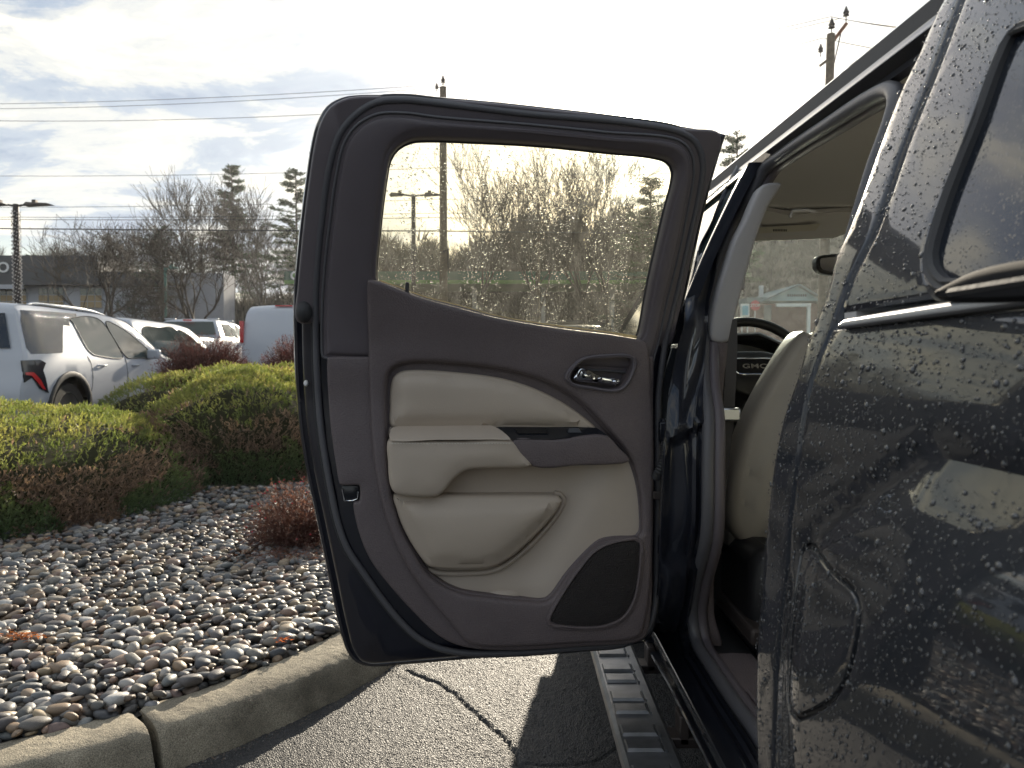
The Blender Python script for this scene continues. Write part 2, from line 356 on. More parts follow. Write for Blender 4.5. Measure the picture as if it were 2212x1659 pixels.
# ------------------------------------------------------------------ tracing: a ray through a point of the photograph, met with a real surface
def ray(px, py):
    dx = px-1106; dy = py-829.5; cp, sp = math.cos(PITCH), math.sin(PITCH)
    return Vector((dx, FP*cp-dy*sp, -FP*sp-dy*cp))/FP
def at(px, py, Y):
    d = ray(px, py); t = Y/d.y; return Vector((d.x*t, Y, CH+d.z*t))
def ground_at(px, py, z=0.0):
    d = ray(px, py); t = (z-CH)/d.z; return Vector((d.x*t, d.y*t, z))
def cr(pts, closed=True, step=0.01, sharp=False):
    """resample a loop smoothly"""
    P = [Vector(p) for p in pts]; n = len(P); outp = []
    rngi = range(n) if closed else range(n-1)
    for i in rngi:
        p1, p2 = P[i], P[(i+1) % n]
        p0 = P[i-1] if (closed or i > 0) else p1; p3 = P[(i+2) % n] if (closed or i < n-2) else p2
        ln = (p2-p1).length; k = max(1, int(round(ln/step)))
        for j in range(k):
            t = j/k
            if sharp: outp.append(p1.lerp(p2, t)); continue
            d1 = max((p1-p0).length, 1e-6)**.5; d2 = max(ln, 1e-6)**.5; d3 = max((p3-p2).length, 1e-6)**.5
            # non-uniform Catmull-Rom tangents
            m1 = ((p1-p0)/d1-(p2-p0)/(d1+d2)+(p2-p1)/d2)*d2; m2 = ((p2-p1)/d2-(p3-p1)/(d2+d3)+(p3-p2)/d3)*d2
            if not closed and i == 0: m1 = (p2-p1)
            if not closed and i == n-2: m2 = (p2-p1)
            t2, t3 = t*t, t*t*t
            outp.append(p1*(2*t3-3*t2+1)+m1*(t3-2*t2+t)+p2*(-2*t3+3*t2)+m2*(t3-t2))
    if not closed: outp.append(P[-1])
    return outp
def area(lp): return .5*sum(lp[i-1][0]*lp[i][1]-lp[i][0]*lp[i-1][1] for i in range(len(lp)))
def offset(lp, d):
    """offset a CCW loop inwards by d"""
    n = len(lp); res = []
    for i in range(n):
        a = lp[i-1]; b = lp[(i+1) % n]; t = Vector((b[0]-a[0], b[1]-a[1])); 
        if t.length < 1e-9: res.append(Vector(lp[i])); continue
        t.normalize(); res.append(Vector((lp[i][0]-t.y*d, lp[i][1]+t.x*d)))
    return res
def inside_mask(P, loops):
    c = np.zeros(len(P), bool)
    for lp in loops:
        A = np.array([(p[0], p[1]) for p in lp]); B = np.roll(A, -1, 0)
        for (x1, y1), (x2, y2) in zip(A, B):
            if y1 == y2: continue
            m = ((P[:, 1] > y1) != (P[:, 1] > y2)) & (P[:, 0] < (x2-x1)*(P[:, 1]-y1)/(y2-y1)+x1)
            c ^= m
    return c
def dist_to(P, loops):
    A = np.concatenate([np.array([(p[0], p[1]) for p in lp]) for lp in loops]); D = np.full(len(P), 1e9)
    for i in range(0, len(A), 400): D = np.minimum(D, np.sqrt(((P[:, None, :]-A[None, i:i+400, :])**2).sum(2)).min(1))
    return D
def cap(loops, grid):
    """triangles filling loops (even-odd); returns verts2d, tris, and first index per loop vertex (same order)"""
    V = []; E = []
    for lp in loops:
        b = len(V); n = len(lp); V += [Vector((p[0], p[1])) for p in lp]; E += [(b+i, b+(i+1) % n) for i in range(n)]
    A = np.array([(v[0], v[1]) for v in V]); nb = len(V)
    mn, mx = A.min(0), A.max(0)
    gx = np.arange(mn[0]+grid/2, mx[0], grid); gy = np.arange(mn[1]+grid/2, mx[1], grid)
    G = np.array([(x+(grid/2 if j % 2 else 0), y) for j, y in enumerate(gy) for x in gx]) if len(gx) and len(gy) else np.zeros((0, 2))
    if len(G):
        G = G[inside_mask(G, loops)]
        if len(G): G = G[dist_to(G, loops) > grid*.45]
    V += [Vector((float(g[0]), float(g[1]))) for g in G]
    r = delaunay_2d_cdt(V, E, [], 0, 1e-7)
    nv = np.array([(v[0], v[1]) for v in r[0]]); F = np.array([f for f in r[2] if len(f) == 3])
    cen = nv[F].mean(1); F = F[inside_mask(cen, loops)]
    om = {}
    for i, src in enumerate(r[3]):
        for s_ in src: om[s_] = i
    return nv, F, om, nb
def plate(loops, mapf, prof, grid=0.03, dome=0.0, domeL=0.03, wfun=None, back=None):
    """loops: outer first, then holes, in (u,v). prof: [(inset, w)...] from back to front. mapf(u,v,w)->world"""
    ls = []
    for i, lp in enumerate(loops):
        lp = [Vector((p[0], p[1])) for p in lp]; a = area(lp)
        if (a < 0) == (i == 0): lp = lp[::-1]
        ls.append(lp)
    v = []; f = []
    rings = []
    for ins, w in prof:
        rings.append([(offset(lp, ins) if ins else lp) for lp in ls])
    idx = []
    for k, rg in enumerate(rings):
        row = []
        for lp in rg:
            row.append((len(v), len(lp))); v += [mapf(p[0], p[1], prof[k][1]) for p in lp]
        idx.append(row)
    for k in range(len(rings)-1):
        for li in range(len(ls)):
            b0, n = idx[k][li]; b1, _ = idx[k+1][li]
            for i in range(n):
                j = (i+1) % n; f.append((b0+i, b0+j, b1+j, b1+i))
    nv, F, om, nb = cap(rings[-1], grid)
    wc = np.full(len(nv), prof[-1][1])
    if dome:
        d = np.clip(dist_to(nv, rings[-1])/domeL, 0, 1); wc = wc+dome*np.sqrt(1-(1-d)**2)
    b = len(v)
    for i, p in enumerate(nv):
        w = wc[i] + (wfun(p[0], p[1]) if wfun else 0)
        v.append(mapf(p[0], p[1], w))
    # stitch cap to last ring: the cap repeats the ring's vertices at the same place
    f += [tuple(int(b+i) for i in t) for t in F]
    me = mesh_from(v, f)
    bm = bmesh.new(); bm.from_mesh(me); bmesh.ops.remove_doubles(bm, verts=bm.verts, dist=1e-5); bm.to_mesh(me); bm.free()
    return me
def P_obj(name, me, m, parent=None, ang=35, kind=None):
    o = link(name, me, m, parent, kind); smooth_edges(o, ang); return o
def rnd(r, d=3):
    """rounded front edge profile pieces"""
    return [(r*(1-math.cos(a)), r*math.sin(a)) for a in [math.pi/2*i/d for i in range(d+1)]]
def prof_round(w0, w1, r, d=3): return [(0, w0)]+[(i, w1-r+h) for i, h in rnd(r, d)]
# ================================================================== THE PICKUP TRUCK
truck = thing('pickup_truck', 'dark navy pickup truck beaded with rain, its rear door swung open beside the kerb', 'pickup truck', (1.28, 1.8, 0))
TO = Vector((1.28, 1.8, 0))
def tpart(name, me_or_mb, m, parent=None, ang=35, **k):
    """truck parts are modelled in place, then hung under the truck"""
    o = me_or_mb.build(name, m, None, ang, **k) if isinstance(me_or_mb, MB) else P_obj(name, me_or_mb, m, None, ang)
    p = parent or truck; o.parent = p
    o.matrix_parent_inverse = Matrix.Translation(-TO) if p is truck else Matrix.Identity(4)
    return o
# ---- the door plane (the door leans with the cab's tumblehome above the belt)
DA = R(9.0); DH = Vector((0.345, 1.75, 0)); DU = Vector((math.cos(DA), math.sin(DA), 0)); DW = Vector((math.sin(DA), -math.cos(DA), 0))
def lean(v): return float(np.interp(v, [0.3, 0.5, 1.10, 1.22, 1.30, 1.45, 1.6, 1.8], [0.02, 0.0, 0.0, 0.018, 0.046, 0.115, 0.185, 0.28]))
def dmap(u, v, w): return DH + DU*u + DW*(w+lean(v)) + Vector((0, 0, v))
def dtr(px, py, w=0.0):
    d = ray(px, py); o = Vector((0, 0, CH)); le = 0.0
    for _ in range(30):
        q = DH+DW*(w+le); t = (q-o).dot(DW)/d.dot(DW); p = o+d*t; le = .5*le+.5*lean(p.z)
    return Vector(((p-DH).dot(DU), p.z))
def dl(pts, w=0.0, step=0.012, sharp=False): return cr([dtr(x, y, w) for x, y in pts], True, step, sharp)

OUT = [(735, 203), (770, 197), (900, 199), (1050, 210), (1200, 226), (1330, 241), (1400, 251), (1480, 266), (1560, 280), (1574, 284), (1576, 289), (1571, 303), (1548, 380), (1525, 470), (1503, 570),
       (1478, 680), (1450, 780), (1441, 900), (1440, 1100), (1438, 1250), (1428, 1340), (1408, 1385), (1398, 1393), (1300, 1405), (1150, 1419), (1000, 1432), (870, 1443), (800, 1447), (768, 1438), (746, 1410),
       (728, 1350), (705, 1240), (680, 1120), (655, 1000), (641, 900), (633, 780), (631, 690), (632, 620), (637, 560), (645, 480), (655, 400), (668, 310), (680, 262), (703, 222)]
GLS = [(815, 604), (822, 482), (836, 372), (843, 338), (860, 313), (889, 298), (925, 295), (1020, 298), (1169, 306), (1318, 321), (1422, 332), (1452, 342), (1464, 363), (1443, 458), (1413, 586), (1386, 722), (1380, 731),
       (1318, 719), (1199, 704), (1080, 684), (991, 660), (910, 639), (863, 621), (822, 607)]
outl = dl(OUT, -0.03)
glass_l = dl(GLS, 0.02)
glass_big = offset(glass_l if area(glass_l) > 0 else glass_l[::-1], -0.012)
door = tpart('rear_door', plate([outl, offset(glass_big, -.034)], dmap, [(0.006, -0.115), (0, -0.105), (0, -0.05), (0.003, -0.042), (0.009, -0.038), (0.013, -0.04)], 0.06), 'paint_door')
def dpart(name, me, m, **k): return tpart(name, me, m, door, **k)
# inner pressing, raised, with beads along its edge
inner = offset(outl if area(outl) > 0 else outl[::-1], 0.022)
_d = dist_to(np.array([(p[0], p[1]) for p in inner]), [outl]); inner = [p for p, q in zip(inner, _d) if q > .0205]
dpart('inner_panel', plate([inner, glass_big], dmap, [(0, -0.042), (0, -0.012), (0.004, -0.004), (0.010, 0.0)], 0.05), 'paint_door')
# matte black frame cover round the window (upper half of the flange)
UPF = [(741, 214), (772, 208), (900, 210), (1050, 221), (1200, 237), (1330, 252), (1400, 262), (1480, 277), (1556, 291), (1535, 380), (1512, 470), (1490, 570), (1466, 680), (1447, 745), (1400, 745), (1200, 745), (900, 745), (700, 700), (642, 694), (643, 620), (648, 560), (656, 480), (666, 400), (678, 318), (690, 270), (712, 232)]
dpart('frame_cover', plate([dl(UPF, 0.0), glass_l], dmap, [(0, -0.02), (0, 0.0), (0.003, 0.006), (0.006, 0.008)], 0.05), 'frame_trim')
mb = MB()
BUMP = dtr(658, 672, 0.0)
p0 = dmap(BUMP[0], BUMP[1], 0.006)
mb.lathe([(0.0, 0.016), (0.010, 0.014), (0.016, 0.008), (0.019, 0)], (0, 0, 0), 16, 'y')
mb.v = [tuple(p0+DU*x*.9+Vector((0, 0, z*1.3))+DW*y) for x, y, z in mb.v]
dpart('bump_stop', mb, 'rubber')
# rubber weather seal
SEAL = [(872, 213), (813, 218), (769, 244), (733, 288), (710, 363), (694, 482), (686, 560), (682, 640), (682, 720), (684, 800), (690, 900), (702, 990), (716, 1068), (731, 1135), (752, 1190), (786, 1240), (826, 1296), (866, 1345), (905, 1381), (944, 1401), (1010, 1413), (1120, 1412), (1250, 1402), (1350, 1392), (1395, 1370), (1415, 1320), (1421, 1200), (1423, 1000), (1424, 860), (1438, 745), (1463, 640), (1490, 520), (1512, 420), (1520, 350), (1505, 305), (1474, 284), (1362, 263), (1139, 243), (944, 220)]
sl_ = dl(SEAL, 0.012, 0.015)
mb = MB(); mb.loop_tube([dmap(p[0], p[1], 0.0050) for p in sl_], 0.0072, 10); dpart('weather_seal', mb, 'rubber_grey', ang=80)
so_ = offset(sl_ if area(sl_) > 0 else sl_[::-1], -0.008)
mb = MB(); mb.loop_tube([dmap(p[0], p[1], -0.002) for p in so_], 0.0045, 6); dpart('seal_lip', mb, 'rubber', ang=80)
# second rib inside the seal
si_ = offset(sl_ if area(sl_) > 0 else sl_[::-1], 0.0165)
# upper trim ring
UT = [(872, 243), (813, 246), (768, 272), (744, 307), (727, 373), (712, 482), (703, 560), (697, 640), (695, 720), (697, 769), (700, 772), (900, 780), (1300, 800), (1405, 800), (1414, 770), (1424, 735), (1440, 660), (1465, 560), (1488, 450), (1500, 370), (1494, 330), (1468, 303), (1300, 284), (1139, 268), (944, 252)]
ut = dl(UT, 0.02)
dpart('window_surround', plate([ut, glass_l], dmap, [(0, 0.0), (0, 0.013), (0.003, 0.018), (0.008, 0.019), (0.011, 0.024), (0.016, 0.026)], 0.035), 'frame_trim')
mb = MB(); mb.loop_tube([dmap(p[0], p[1], 0.018) for p in offset(ut if area(ut) > 0 else ut[::-1], 0.0)], 0.003, 6); dpart('surround_lip', mb, 'rubber_grey', ang=80)
mb = MB(); gi = offset(glass_l if area(glass_l) > 0 else glass_l[::-1], -0.002); mb.loop_tube([dmap(p[0], p[1], -0.012) for p in gi], 0.005, 6); dpart('glass_run', mb, 'rubber', ang=80)
# glass
glo = offset(glass_l if area(glass_l) > 0 else glass_l[::-1], -0.008)
pane = dpart('window_pane', plate([glo], dmap, [(0.0, -0.026), (0.0, -0.022)], 0.04), 'door_glass')
# pale translucent strip, added to imitate the glare line along the pane's lower edge
m = mat('translucent_glare_strip', (0.62, 0.56, 0.42), 0.8); t_ = m.node_tree; b_ = t_.nodes['Principled BSDF']
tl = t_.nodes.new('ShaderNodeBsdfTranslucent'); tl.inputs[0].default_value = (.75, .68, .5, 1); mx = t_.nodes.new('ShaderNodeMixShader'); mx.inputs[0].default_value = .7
t_.links.new(b_.outputs[0], mx.inputs[1]); t_.links.new(tl.outputs[0], mx.inputs[2]); t_.links.new(mx.outputs[0], t_.nodes['Material Output'].inputs[0]); M['glare_strip'] = m
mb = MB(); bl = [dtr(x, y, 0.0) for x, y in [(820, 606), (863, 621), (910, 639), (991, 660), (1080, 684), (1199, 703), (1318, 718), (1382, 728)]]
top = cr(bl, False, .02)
mb.grid([[dmap(p[0], p[1]+dz, w) for p in top] for dz, w in [(-0.006, 0.0), (0.0015, -0.002), (0.002, -0.012), (0.0, -0.018)]]); dpart('belt_glare_strip', mb, 'glare_strip')
# ---- lower trim: base tier with the latch notch, then the raised panel
REC = [(835, 935), (833, 880), (834, 829), (840, 803), (858, 788), (895, 781), (997, 786), (1060, 793), (1120, 805), (1182, 825), (1252, 866), (1298, 912), (1335, 954), (1361, 990), (1379, 1046), (1386, 1107), (1385, 1150), (1378, 1160),
       (1330, 1163), (1298, 1170), (1270, 1194), (1228, 1241), (1195, 1287), (1180, 1299), (1165, 1301), (1136, 1299), (1066, 1292), (997, 1282), (955, 1264), (926, 1241), (898, 1199), (870, 1148), (855, 1102), (847, 1065), (839, 1020)]
BOWL = [(1230, 815), (1240, 796), (1257, 781), (1275, 775), (1310, 772), (1345, 771), (1359, 775), (1363, 786), (1358, 808), (1346, 829), (1334, 838), (1315, 840), (1270, 833), (1238, 828)]
rec = dl(REC, 0.04); bowl = dl(BOWL, 0.04, 0.006)
recB = offset(rec if area(rec) > 0 else rec[::-1], 0.004); bowlB = offset(bowl if area(bowl) > 0 else bowl[::-1], 0.001)
BASE = [(709, 772), (707, 775), (712, 900), (725, 1000), (734, 1046), (738, 1049), (776, 1049), (777, 1052), (777, 1080), (775, 1084), (764, 1086), (763, 1092), (775, 1150), (800, 1210), (845, 1270), (890, 1320), (930, 1360), (965, 1385), (1010, 1400), (1100, 1406), (1250, 1398), (1385, 1385), (1398, 1370), (1408, 1310), (1411, 1200), (1413, 1000), (1413, 800), (1412, 772), (1409, 770), (1300, 770), (1000, 770), (800, 771)]
base = dl(BASE, 0.03, 0.01)
dpart('lower_trim', plate([base, recB, bowlB], dmap, prof_round(-0.002, 0.031, 0.006), 0.03), 'dark_trim')
PAN = [(794, 606), (796, 603), (815, 606), (863, 624), (885, 633), (910, 642), (991, 664), (1080, 687), (1199, 707), (1318, 722), (1385, 733), (1393, 734), (1400, 742), (1407, 800), (1411, 900), (1411, 1100), (1407, 1260), (1395, 1345), (1385, 1372), (1370, 1382), (1250, 1391), (1100, 1399), (1035, 1397), (1010, 1388), (975, 1350), (935, 1303), (890, 1243), (850, 1166), (824, 1086), (808, 1000), (800, 900), (796, 760)]
pan = dl(PAN, 0.045, 0.01)
dpart('trim_panel', plate([pan, rec, bowl], dmap, prof_round(0.028, 0.047, 0.010, 4), 0.03), 'dark_trim')
# recess floor: dark band above, beige below
DK = [(830, 930), (828, 800), (860, 775), (1000, 778), (1190, 812), (1260, 860), (1345, 945), (1345, 960), (1000, 960), (830, 960)]
dpart('recess_liner', plate([dl(DK, 0.02, 0.02, True)], dmap, [(0, 0.012), (0, 0.020)], 0.05), 'dark_trim')
LA, LB = dtr(1300, 1005, 0.01), dtr(1165, 1262, 0.01)
def ins_w(u, v):
    s = ((u-LA[0])*(LB[1]-LA[1])-(v-LA[1])*(LB[0]-LA[0]))/(LB-LA).length
    k = 1/(1+math.exp(s/0.018))
    low = math.exp(-((v-dtr(1050, 1275, 0.01)[1])/0.03)**2)
    return 0.022*k+0.008*low*(1-k)
FL = [(828, 950), (1375, 950), (1395, 1060), (1395, 1170), (1300, 1185), (1200, 1310), (1060, 1302), (940, 1280), (850, 1150), (830, 1050)]
dpart('door_insert', plate([dl(FL, 0.01, 0.02, True)], dmap, [(0, -0.002), (0, 0.006)], 0.016, wfun=ins_w), 'beige_smooth')
# padded upper insert
UI = [(845, 922), (842, 880), (844, 835), (850, 815), (865, 803), (893, 799), (997, 805), (1090, 818), (1159, 840), (1219, 870), (1261, 899), (1290, 926), (1286, 930), (1200, 930), (1057, 928), (900, 926)]
dpart('upper_pad', plate([dl(UI, 0.04, 0.008)], dmap, prof_round(0.012, 0.034, 0.010, 4), 0.012, dome=0.016, domeL=0.05), 'beige')
# armrest: lower front and padded top
AR = [(840, 953), (838, 1000), (843, 1050), (852, 1066), (868, 1072), (946, 1073), (962, 1060), (978, 1040), (995, 1025), (1015, 1016), (1066, 1013), (1150, 1006), (1128, 977), (1105, 951), (1000, 953), (900, 953)]
dpart('armrest', plate([dl(AR, 0.08, 0.008)], dmap, prof_round(0.006, 0.080, 0.012, 4), 0.015, dome=0.004, domeL=0.03), 'beige')
vt, vb = dtr(950, 917, 0.04)[1], dtr(950, 952, 0.08)[1]
def topw(u, v): t = min(1, max(0, (v-vb)/(vt-vb))); return -0.056*t**1.5
AT = [(840, 951), (839, 938), (842, 925), (860, 918), (950, 916), (1045, 914), (1068, 919), (1086, 930), (1104, 949), (1060, 951), (950, 952)]
AT3 = [dtr(x, y, 0.08-0.05*max(0, min(1, (952-y)/36))) for x, y in AT]
dpart('armrest_pad', plate([cr(AT3, True, 0.008)], dmap, [(0, 0.006), (0, 0.024), (0.002, 0.026)], 0.007, wfun=lambda u, v: 0.056+topw(u, v)), 'beige')
mb = MB()
for i in range(42):
    x = 846+i*6.15
    a, b = dtr(x, 958, 0.086), dtr(x+3.8, 958, 0.086)
    mb.tube([dmap(a[0], a[1], 0.0862), dmap(b[0], b[1], 0.0862)], 0.0013, 5)
dpart('stitching', mb, 'stitch')
# switch panel and its dark underside
SU = [(1107, 952), (1151, 1007), (1250, 1006), (1344, 1002), (1360, 997), (1361, 992), (1340, 970), (1312, 942), (1200, 949)]
dpart('pull_handle', plate([dl(SU, 0.075, 0.01)], dmap, prof_round(0.004, 0.076, 0.006, 3), 0.02), 'dark_trim')
ST = [(1064, 919), (1085, 931), (1107, 950), (1200, 948), (1312, 940), (1300, 932), (1288, 924), (1200, 920)]
ST3 = [dtr(x, y, 0.076-0.045*max(0, min(1, (950-y)/30))) for x, y in ST]
vt2, vb2 = dtr(1200, 920, 0.03)[1], dtr(1200, 949, 0.076)[1]
def topw2(u, v): t = min(1, max(0, (v-vb2)/(vt2-vb2))); return -0.048*t
dpart('switch_panel', plate([cr(ST3, True, 0.012, True)], dmap, [(0, 0.004), (0, 0.024)], 0.02, wfun=lambda u, v: 0.053+topw2(u, v)), 'switch')
mb = MB()
def sw(px, py): w = 0.076-0.045*max(0, min(1, (950-py)/30)); q = dtr(px, py, w); return dmap(q[0], q[1], w+0.004)
mb.add([sw(1110, 925), sw(1180, 925), sw(1183, 936), sw(1120, 936)], [(0, 1, 2, 3)]); mb.tube([sw(1180, 925), sw(1183, 936)], 0.0016, 5); dpart('pull_cup', mb, 'black')
mb = MB(); mb.add([sw(1222, 927), sw(1252, 927), sw(1256, 934), sw(1226, 934)]+[sw(1228, 928)+Vector((0, -.004, .004)), sw(1247, 928)+Vector((0, -.004, .004))], [(0, 3, 4), (4, 3, 2, 5), (0, 4, 5, 1), (5, 2, 1)]); dpart('window_switch', mb, 'switch')
# map pocket
PK = [(849, 1080), (850, 1072), (857, 1069), (1000, 1072), (1195, 1072), (1210, 1074), (1217, 1082), (1205, 1108), (1150, 1169), (1103, 1209), (1066, 1228), (1011, 1234), (945, 1231), (926, 1226), (900, 1195), (869, 1139), (855, 1099)]
dpart('map_pocket', plate([dl(PK, 0.055, 0.008)], dmap, prof_round(0.004, 0.052, 0.014, 4), 0.014, dome=0.020, domeL=0.07), 'beige')
mb = MB(); pp = [dtr(x, y, 0.03) for x, y in [(1200, 1067), (1213, 1070), (1221, 1080), (1212, 1106), (1155, 1175), (1106, 1217), (1068, 1237), (1011, 1243), (945, 1241), (925, 1234)]]
mb.tube([dmap(p[0], p[1], 0.014) for p in cr(pp, False, .012)], 0.006, 8); dpart('pocket_edge', mb, 'beige_smooth', ang=80)
mb = MB(); a = dtr(1085, 1288, 0.01); b = [(0.0, 0.016), (0.020, 0.014), (0.034, 0.008), (0.04, 0.0)]
mb.lathe(b, (0, 0, 0), 18, 'y'); pc = dmap(a[0], a[1], 0.004); mb.v = [tuple(pc+DU*x*1.3+Vector((0, 0, z*.5))+DW*y*1.2) for x, y, z in mb.v]; dpart('bottle_holder', mb, 'beige_smooth')
# speaker
SP = [(1381, 1174), (1372, 1169), (1326, 1175), (1289, 1192), (1252, 1234), (1212, 1294), (1192, 1331), (1190, 1343), (1200, 1348), (1298, 1352), (1344, 1333), (1367, 1298), (1378, 1247), (1382, 1200)]
sp = dl(SP, 0.05, 0.008)
dpart('speaker_rim', plate([offset(sp if area(sp) > 0 else sp[::-1], -0.010), sp], dmap, [(0, 0.044), (0.001, 0.051), (0.005, 0.054), (0.008, 0.052)], 0.02), 'dark_trim')
dpart('speaker_grille', plate([sp], dmap, [(0, 0.046), (0.001, 0.0485)], 0.02, dome=0.003, domeL=0.03), 'grille')
# inside handle
dpart('handle_bezel', plate([dl([(1218, 819), (1223, 803), (1243, 781), (1261, 771), (1299, 767), (1351, 765), (1369, 770), (1376, 782), (1371, 803), (1358, 830), (1342, 844), (1325, 848), (1299, 846), (1232, 832)], 0.047, 0.006), bowl], dmap,
      [(0, 0.044), (0.001, 0.052), (0.004, 0.055), (0.007, 0.053)], 0.02), 'frame_trim')
dpart('handle_bowl', plate([offset(bowl if area(bowl) > 0 else bowl[::-1], -0.004)], dmap, [(0, 0.001), (0, 0.004)], 0.02), 'frame_trim')
LV = [(1238, 818), (1246, 806), (1254, 795), (1260, 795), (1277, 800), (1289, 808), (1315, 815), (1338, 819), (1343, 824), (1333, 831), (1312, 830), (1246, 823)]
dpart('release_lever', plate([dl(LV, 0.04, 0.004)], dmap, prof_round(0.022, 0.036, 0.004, 3), 0.006, dome=0.006, domeL=0.014), 'chrome')
# latch, plug, lock pin, badges of the edge
lt = dl([(740, 1051), (773, 1051), (775, 1053), (775, 1079), (773, 1081), (747, 1084), (741, 1080)], 0.02, 0.006)
dpart('door_latch', plate([lt], dmap, [(0, -0.01), (0, 0.012), (0.002, 0.013)], 0.02), 'switch')
mb = MB(); q = [dtr(x, y, 0.016) for x, y in [(739, 1056), (744, 1082), (762, 1081), (772, 1077), (774, 1062)]]; mb.tube([dmap(p[0], p[1], 0.016) for p in q], 0.0013, 6); dpart('latch_striker', mb, 'chrome')
q = dtr(661, 828, 0.0); pc = dmap(q[0], q[1], 0.0); mb = MB(); mb.lathe([(0.0, 0.008), (0.005, 0.007), (0.007, 0.002), (0.007, 0)], (0, 0, 0), 14, 'y'); mb.v = [tuple(pc+DU*x*.7+Vector((0, 0, z))+DW*y) for x, y, z in mb.v]; dpart('white_plug', mb, 'white_dot')
q = dtr(880, 632, 0.035); mb = MB(); pc = dmap(q[0], q[1], 0.03)
mb.lathe([(0.0085, -0.004), (0.008, 0.0), (0.0042, 0.002), (0.0042, 0.018), (0.0036, 0.021), (0.0, 0.022)], tuple(pc), 14); dpart('lock_pin', mb, 'black')
# glass marking (too small to read in the photograph): a square outline and short rules
mb = MB()
for (x0, y0, x1, y1) in [(1368, 697, 1374, 697.8), (1368, 705, 1374, 705.8), (1368, 697, 1368.8, 705), (1373.2, 697, 1374, 705)]+[(1347, 700+i*4, 1365, 701+i*4) for i in range(4)]:
    qs = [dtr(x, y, -0.02) for x, y in ((x0, y0), (x1, y0), (x1, y1), (x0, y1))]; mb.add([dmap(p[0], p[1], -0.0205) for p in qs], [(0, 1, 2, 3)])
dpart('glass_marking', mb, 'black')

# ---- rain on the pane
def drops_mesh(sites, rad, nsg=6, flat=0.55, sink=0.0, base=True):
    """sites: list of (pos, normal); rad: list. closed little domes"""
    V = []; F = []
    ring = [(math.cos(2*math.pi*k/nsg), math.sin(2*math.pi*k/nsg)) for k in range(nsg)]
    for (p, n), r in zip(sites, rad):
        a = n.orthogonal().normalized(); b = n.cross(a); an = random.random()*6; ca, sa = math.cos(an), math.sin(an); a, b = a*ca+b*sa, b*ca-a*sa
        st = random.uniform(.8, 1.15); k0 = len(V)
        for rr, h in ((1.0, 0.0), (0.72, 0.68)):
            for x, y in ring: V.append(tuple(p+a*(x*r*rr*st)+b*(y*r*rr)+n*(h*r*flat)))
        V.append(tuple(p+n*(r*flat)))
        for k in range(nsg):
            j = (k+1) % nsg; F.append((k0+k, k0+j, k0+nsg+j, k0+nsg+k)); F.append((k0+nsg+k, k0+nsg+j, k0+2*nsg))
        if base: F.append(tuple(k0+k for k in reversed(range(nsg))))
    return mesh_from(V, F)
us = [p[0] for p in glass_l]; vs_ = [p[1] for p in glass_l]
G = np.column_stack([rng.uniform(min(us), max(us), 15000), rng.uniform(min(vs_), max(vs_), 15000)])
G = G[inside_mask(G, [glass_l])]
# streaks: denser columns
keep = [i for i, g in enumerate(G) if random.random() < 0.42+0.5*(math.sin(g[0]*95)+math.sin(g[0]*43+1.3))*.5+0.25*((g[1]-1.3)/.3)]
G = G[keep][:8200]
st_, rd = [], []
for u, v in G:
    r = random.choice([.0006, .0007, .0008, .0009, .0011, .0015]) if random.random() < .95 else random.uniform(.002, .003)
    st_.append((dmap(u, v, -0.0262), -DW)); rd.append(r)
o = dpart('rain_on_pane', drops_mesh(st_, rd), 'water', ang=70); o['kind'] = 'stuff'
# rain on the door's outer edge flange
st_, rd = [], []
el = offset(outl if area(outl) > 0 else outl[::-1], 0.012)
for i in range(1100):
    p = random.choice(el); 
    if p[0] > -0.5 and p[1] > .62 or True:
        j = offset([Vector(p)+Vector((random.uniform(-.02, .02), random.uniform(-.02, .02)))]*3, 0)[0]
        if inside_mask(np.array([[j[0], j[1]]]), [outl])[0] and j[0] < -.45: st_.append((dmap(j[0], j[1], -0.038), DW)); rd.append(random.uniform(.0005, .0014))
o = dpart('rain_on_door_edge', drops_mesh(st_, rd, base=False), 'paint_door', ang=70); o['kind'] = 'stuff'

# ---- body side surface
SZ = [0.30, 0.45, 0.55, 0.80, 1.00, 1.15, 1.22, 1.28, 1.45, 1.60, 1.70, 1.78]
SX = [0.370, 0.345, 0.333, 0.325, 0.328, 0.344, 0.366, 0.390, 0.464, 0.539, 0.595, 0.66]
# smooth cubic table
_zz = np.linspace(.3, 1.78, 300); _xx = np.interp(_zz, SZ, SX); _k = np.ones(21)/21; _xp = np.pad(_xx, 10, 'edge'); _xx = np.convolve(_xp, _k, 'valid')
def S(z, y=1.0):
    x = float(np.interp(z, _zz, _xx))
    if y < .95 and z < 1.2:
        # swollen wheel arch: a crease that curves down at its front end, hollow under it, then the flare
        t = min(1, max(0, (.93-y)/.14)); t = t*t*(3-2*t)
        zc = 1.125-.30*max(0, y-.62)**1.15*2.2 if y > .62 else 1.125
        d = zc-z
        if d > 0:
            k = min(1, d/.028); k = k*k*(3-2*k); g = 1-math.exp(-max(0, d-.028)/.060)
            x += t*(.0085*k-.036*g*math.exp(-(max(0, .85-z)/.42)**4))
    return x
def smap(u, v, w): return Vector((S(v, -u)-w, -u, v))
def strc(px, py, w=0.0):
    d = ray(px, py); lo, hi = 0.02, 6.0
    f = lambda t: d.x*t-(S(CH+d.z*t, d.y*t)-w)
    # march for the first crossing
    t = lo; prev = f(t)
    while t < hi:
        t2 = t+.02; c = f(t2)
        if prev < 0 <= c:
            for _ in range(30):
                mid = (t+t2)/2
                if f(mid) < 0: t = mid
                else: t2 = mid
            break
        t = t2; prev = c
    return Vector((-d.y*t, CH+d.z*t))
def sl2(pts, w=0.0, step=0.015, sharp=False): return cr([strc(x, y, w) for x, y in pts], True, step, sharp)
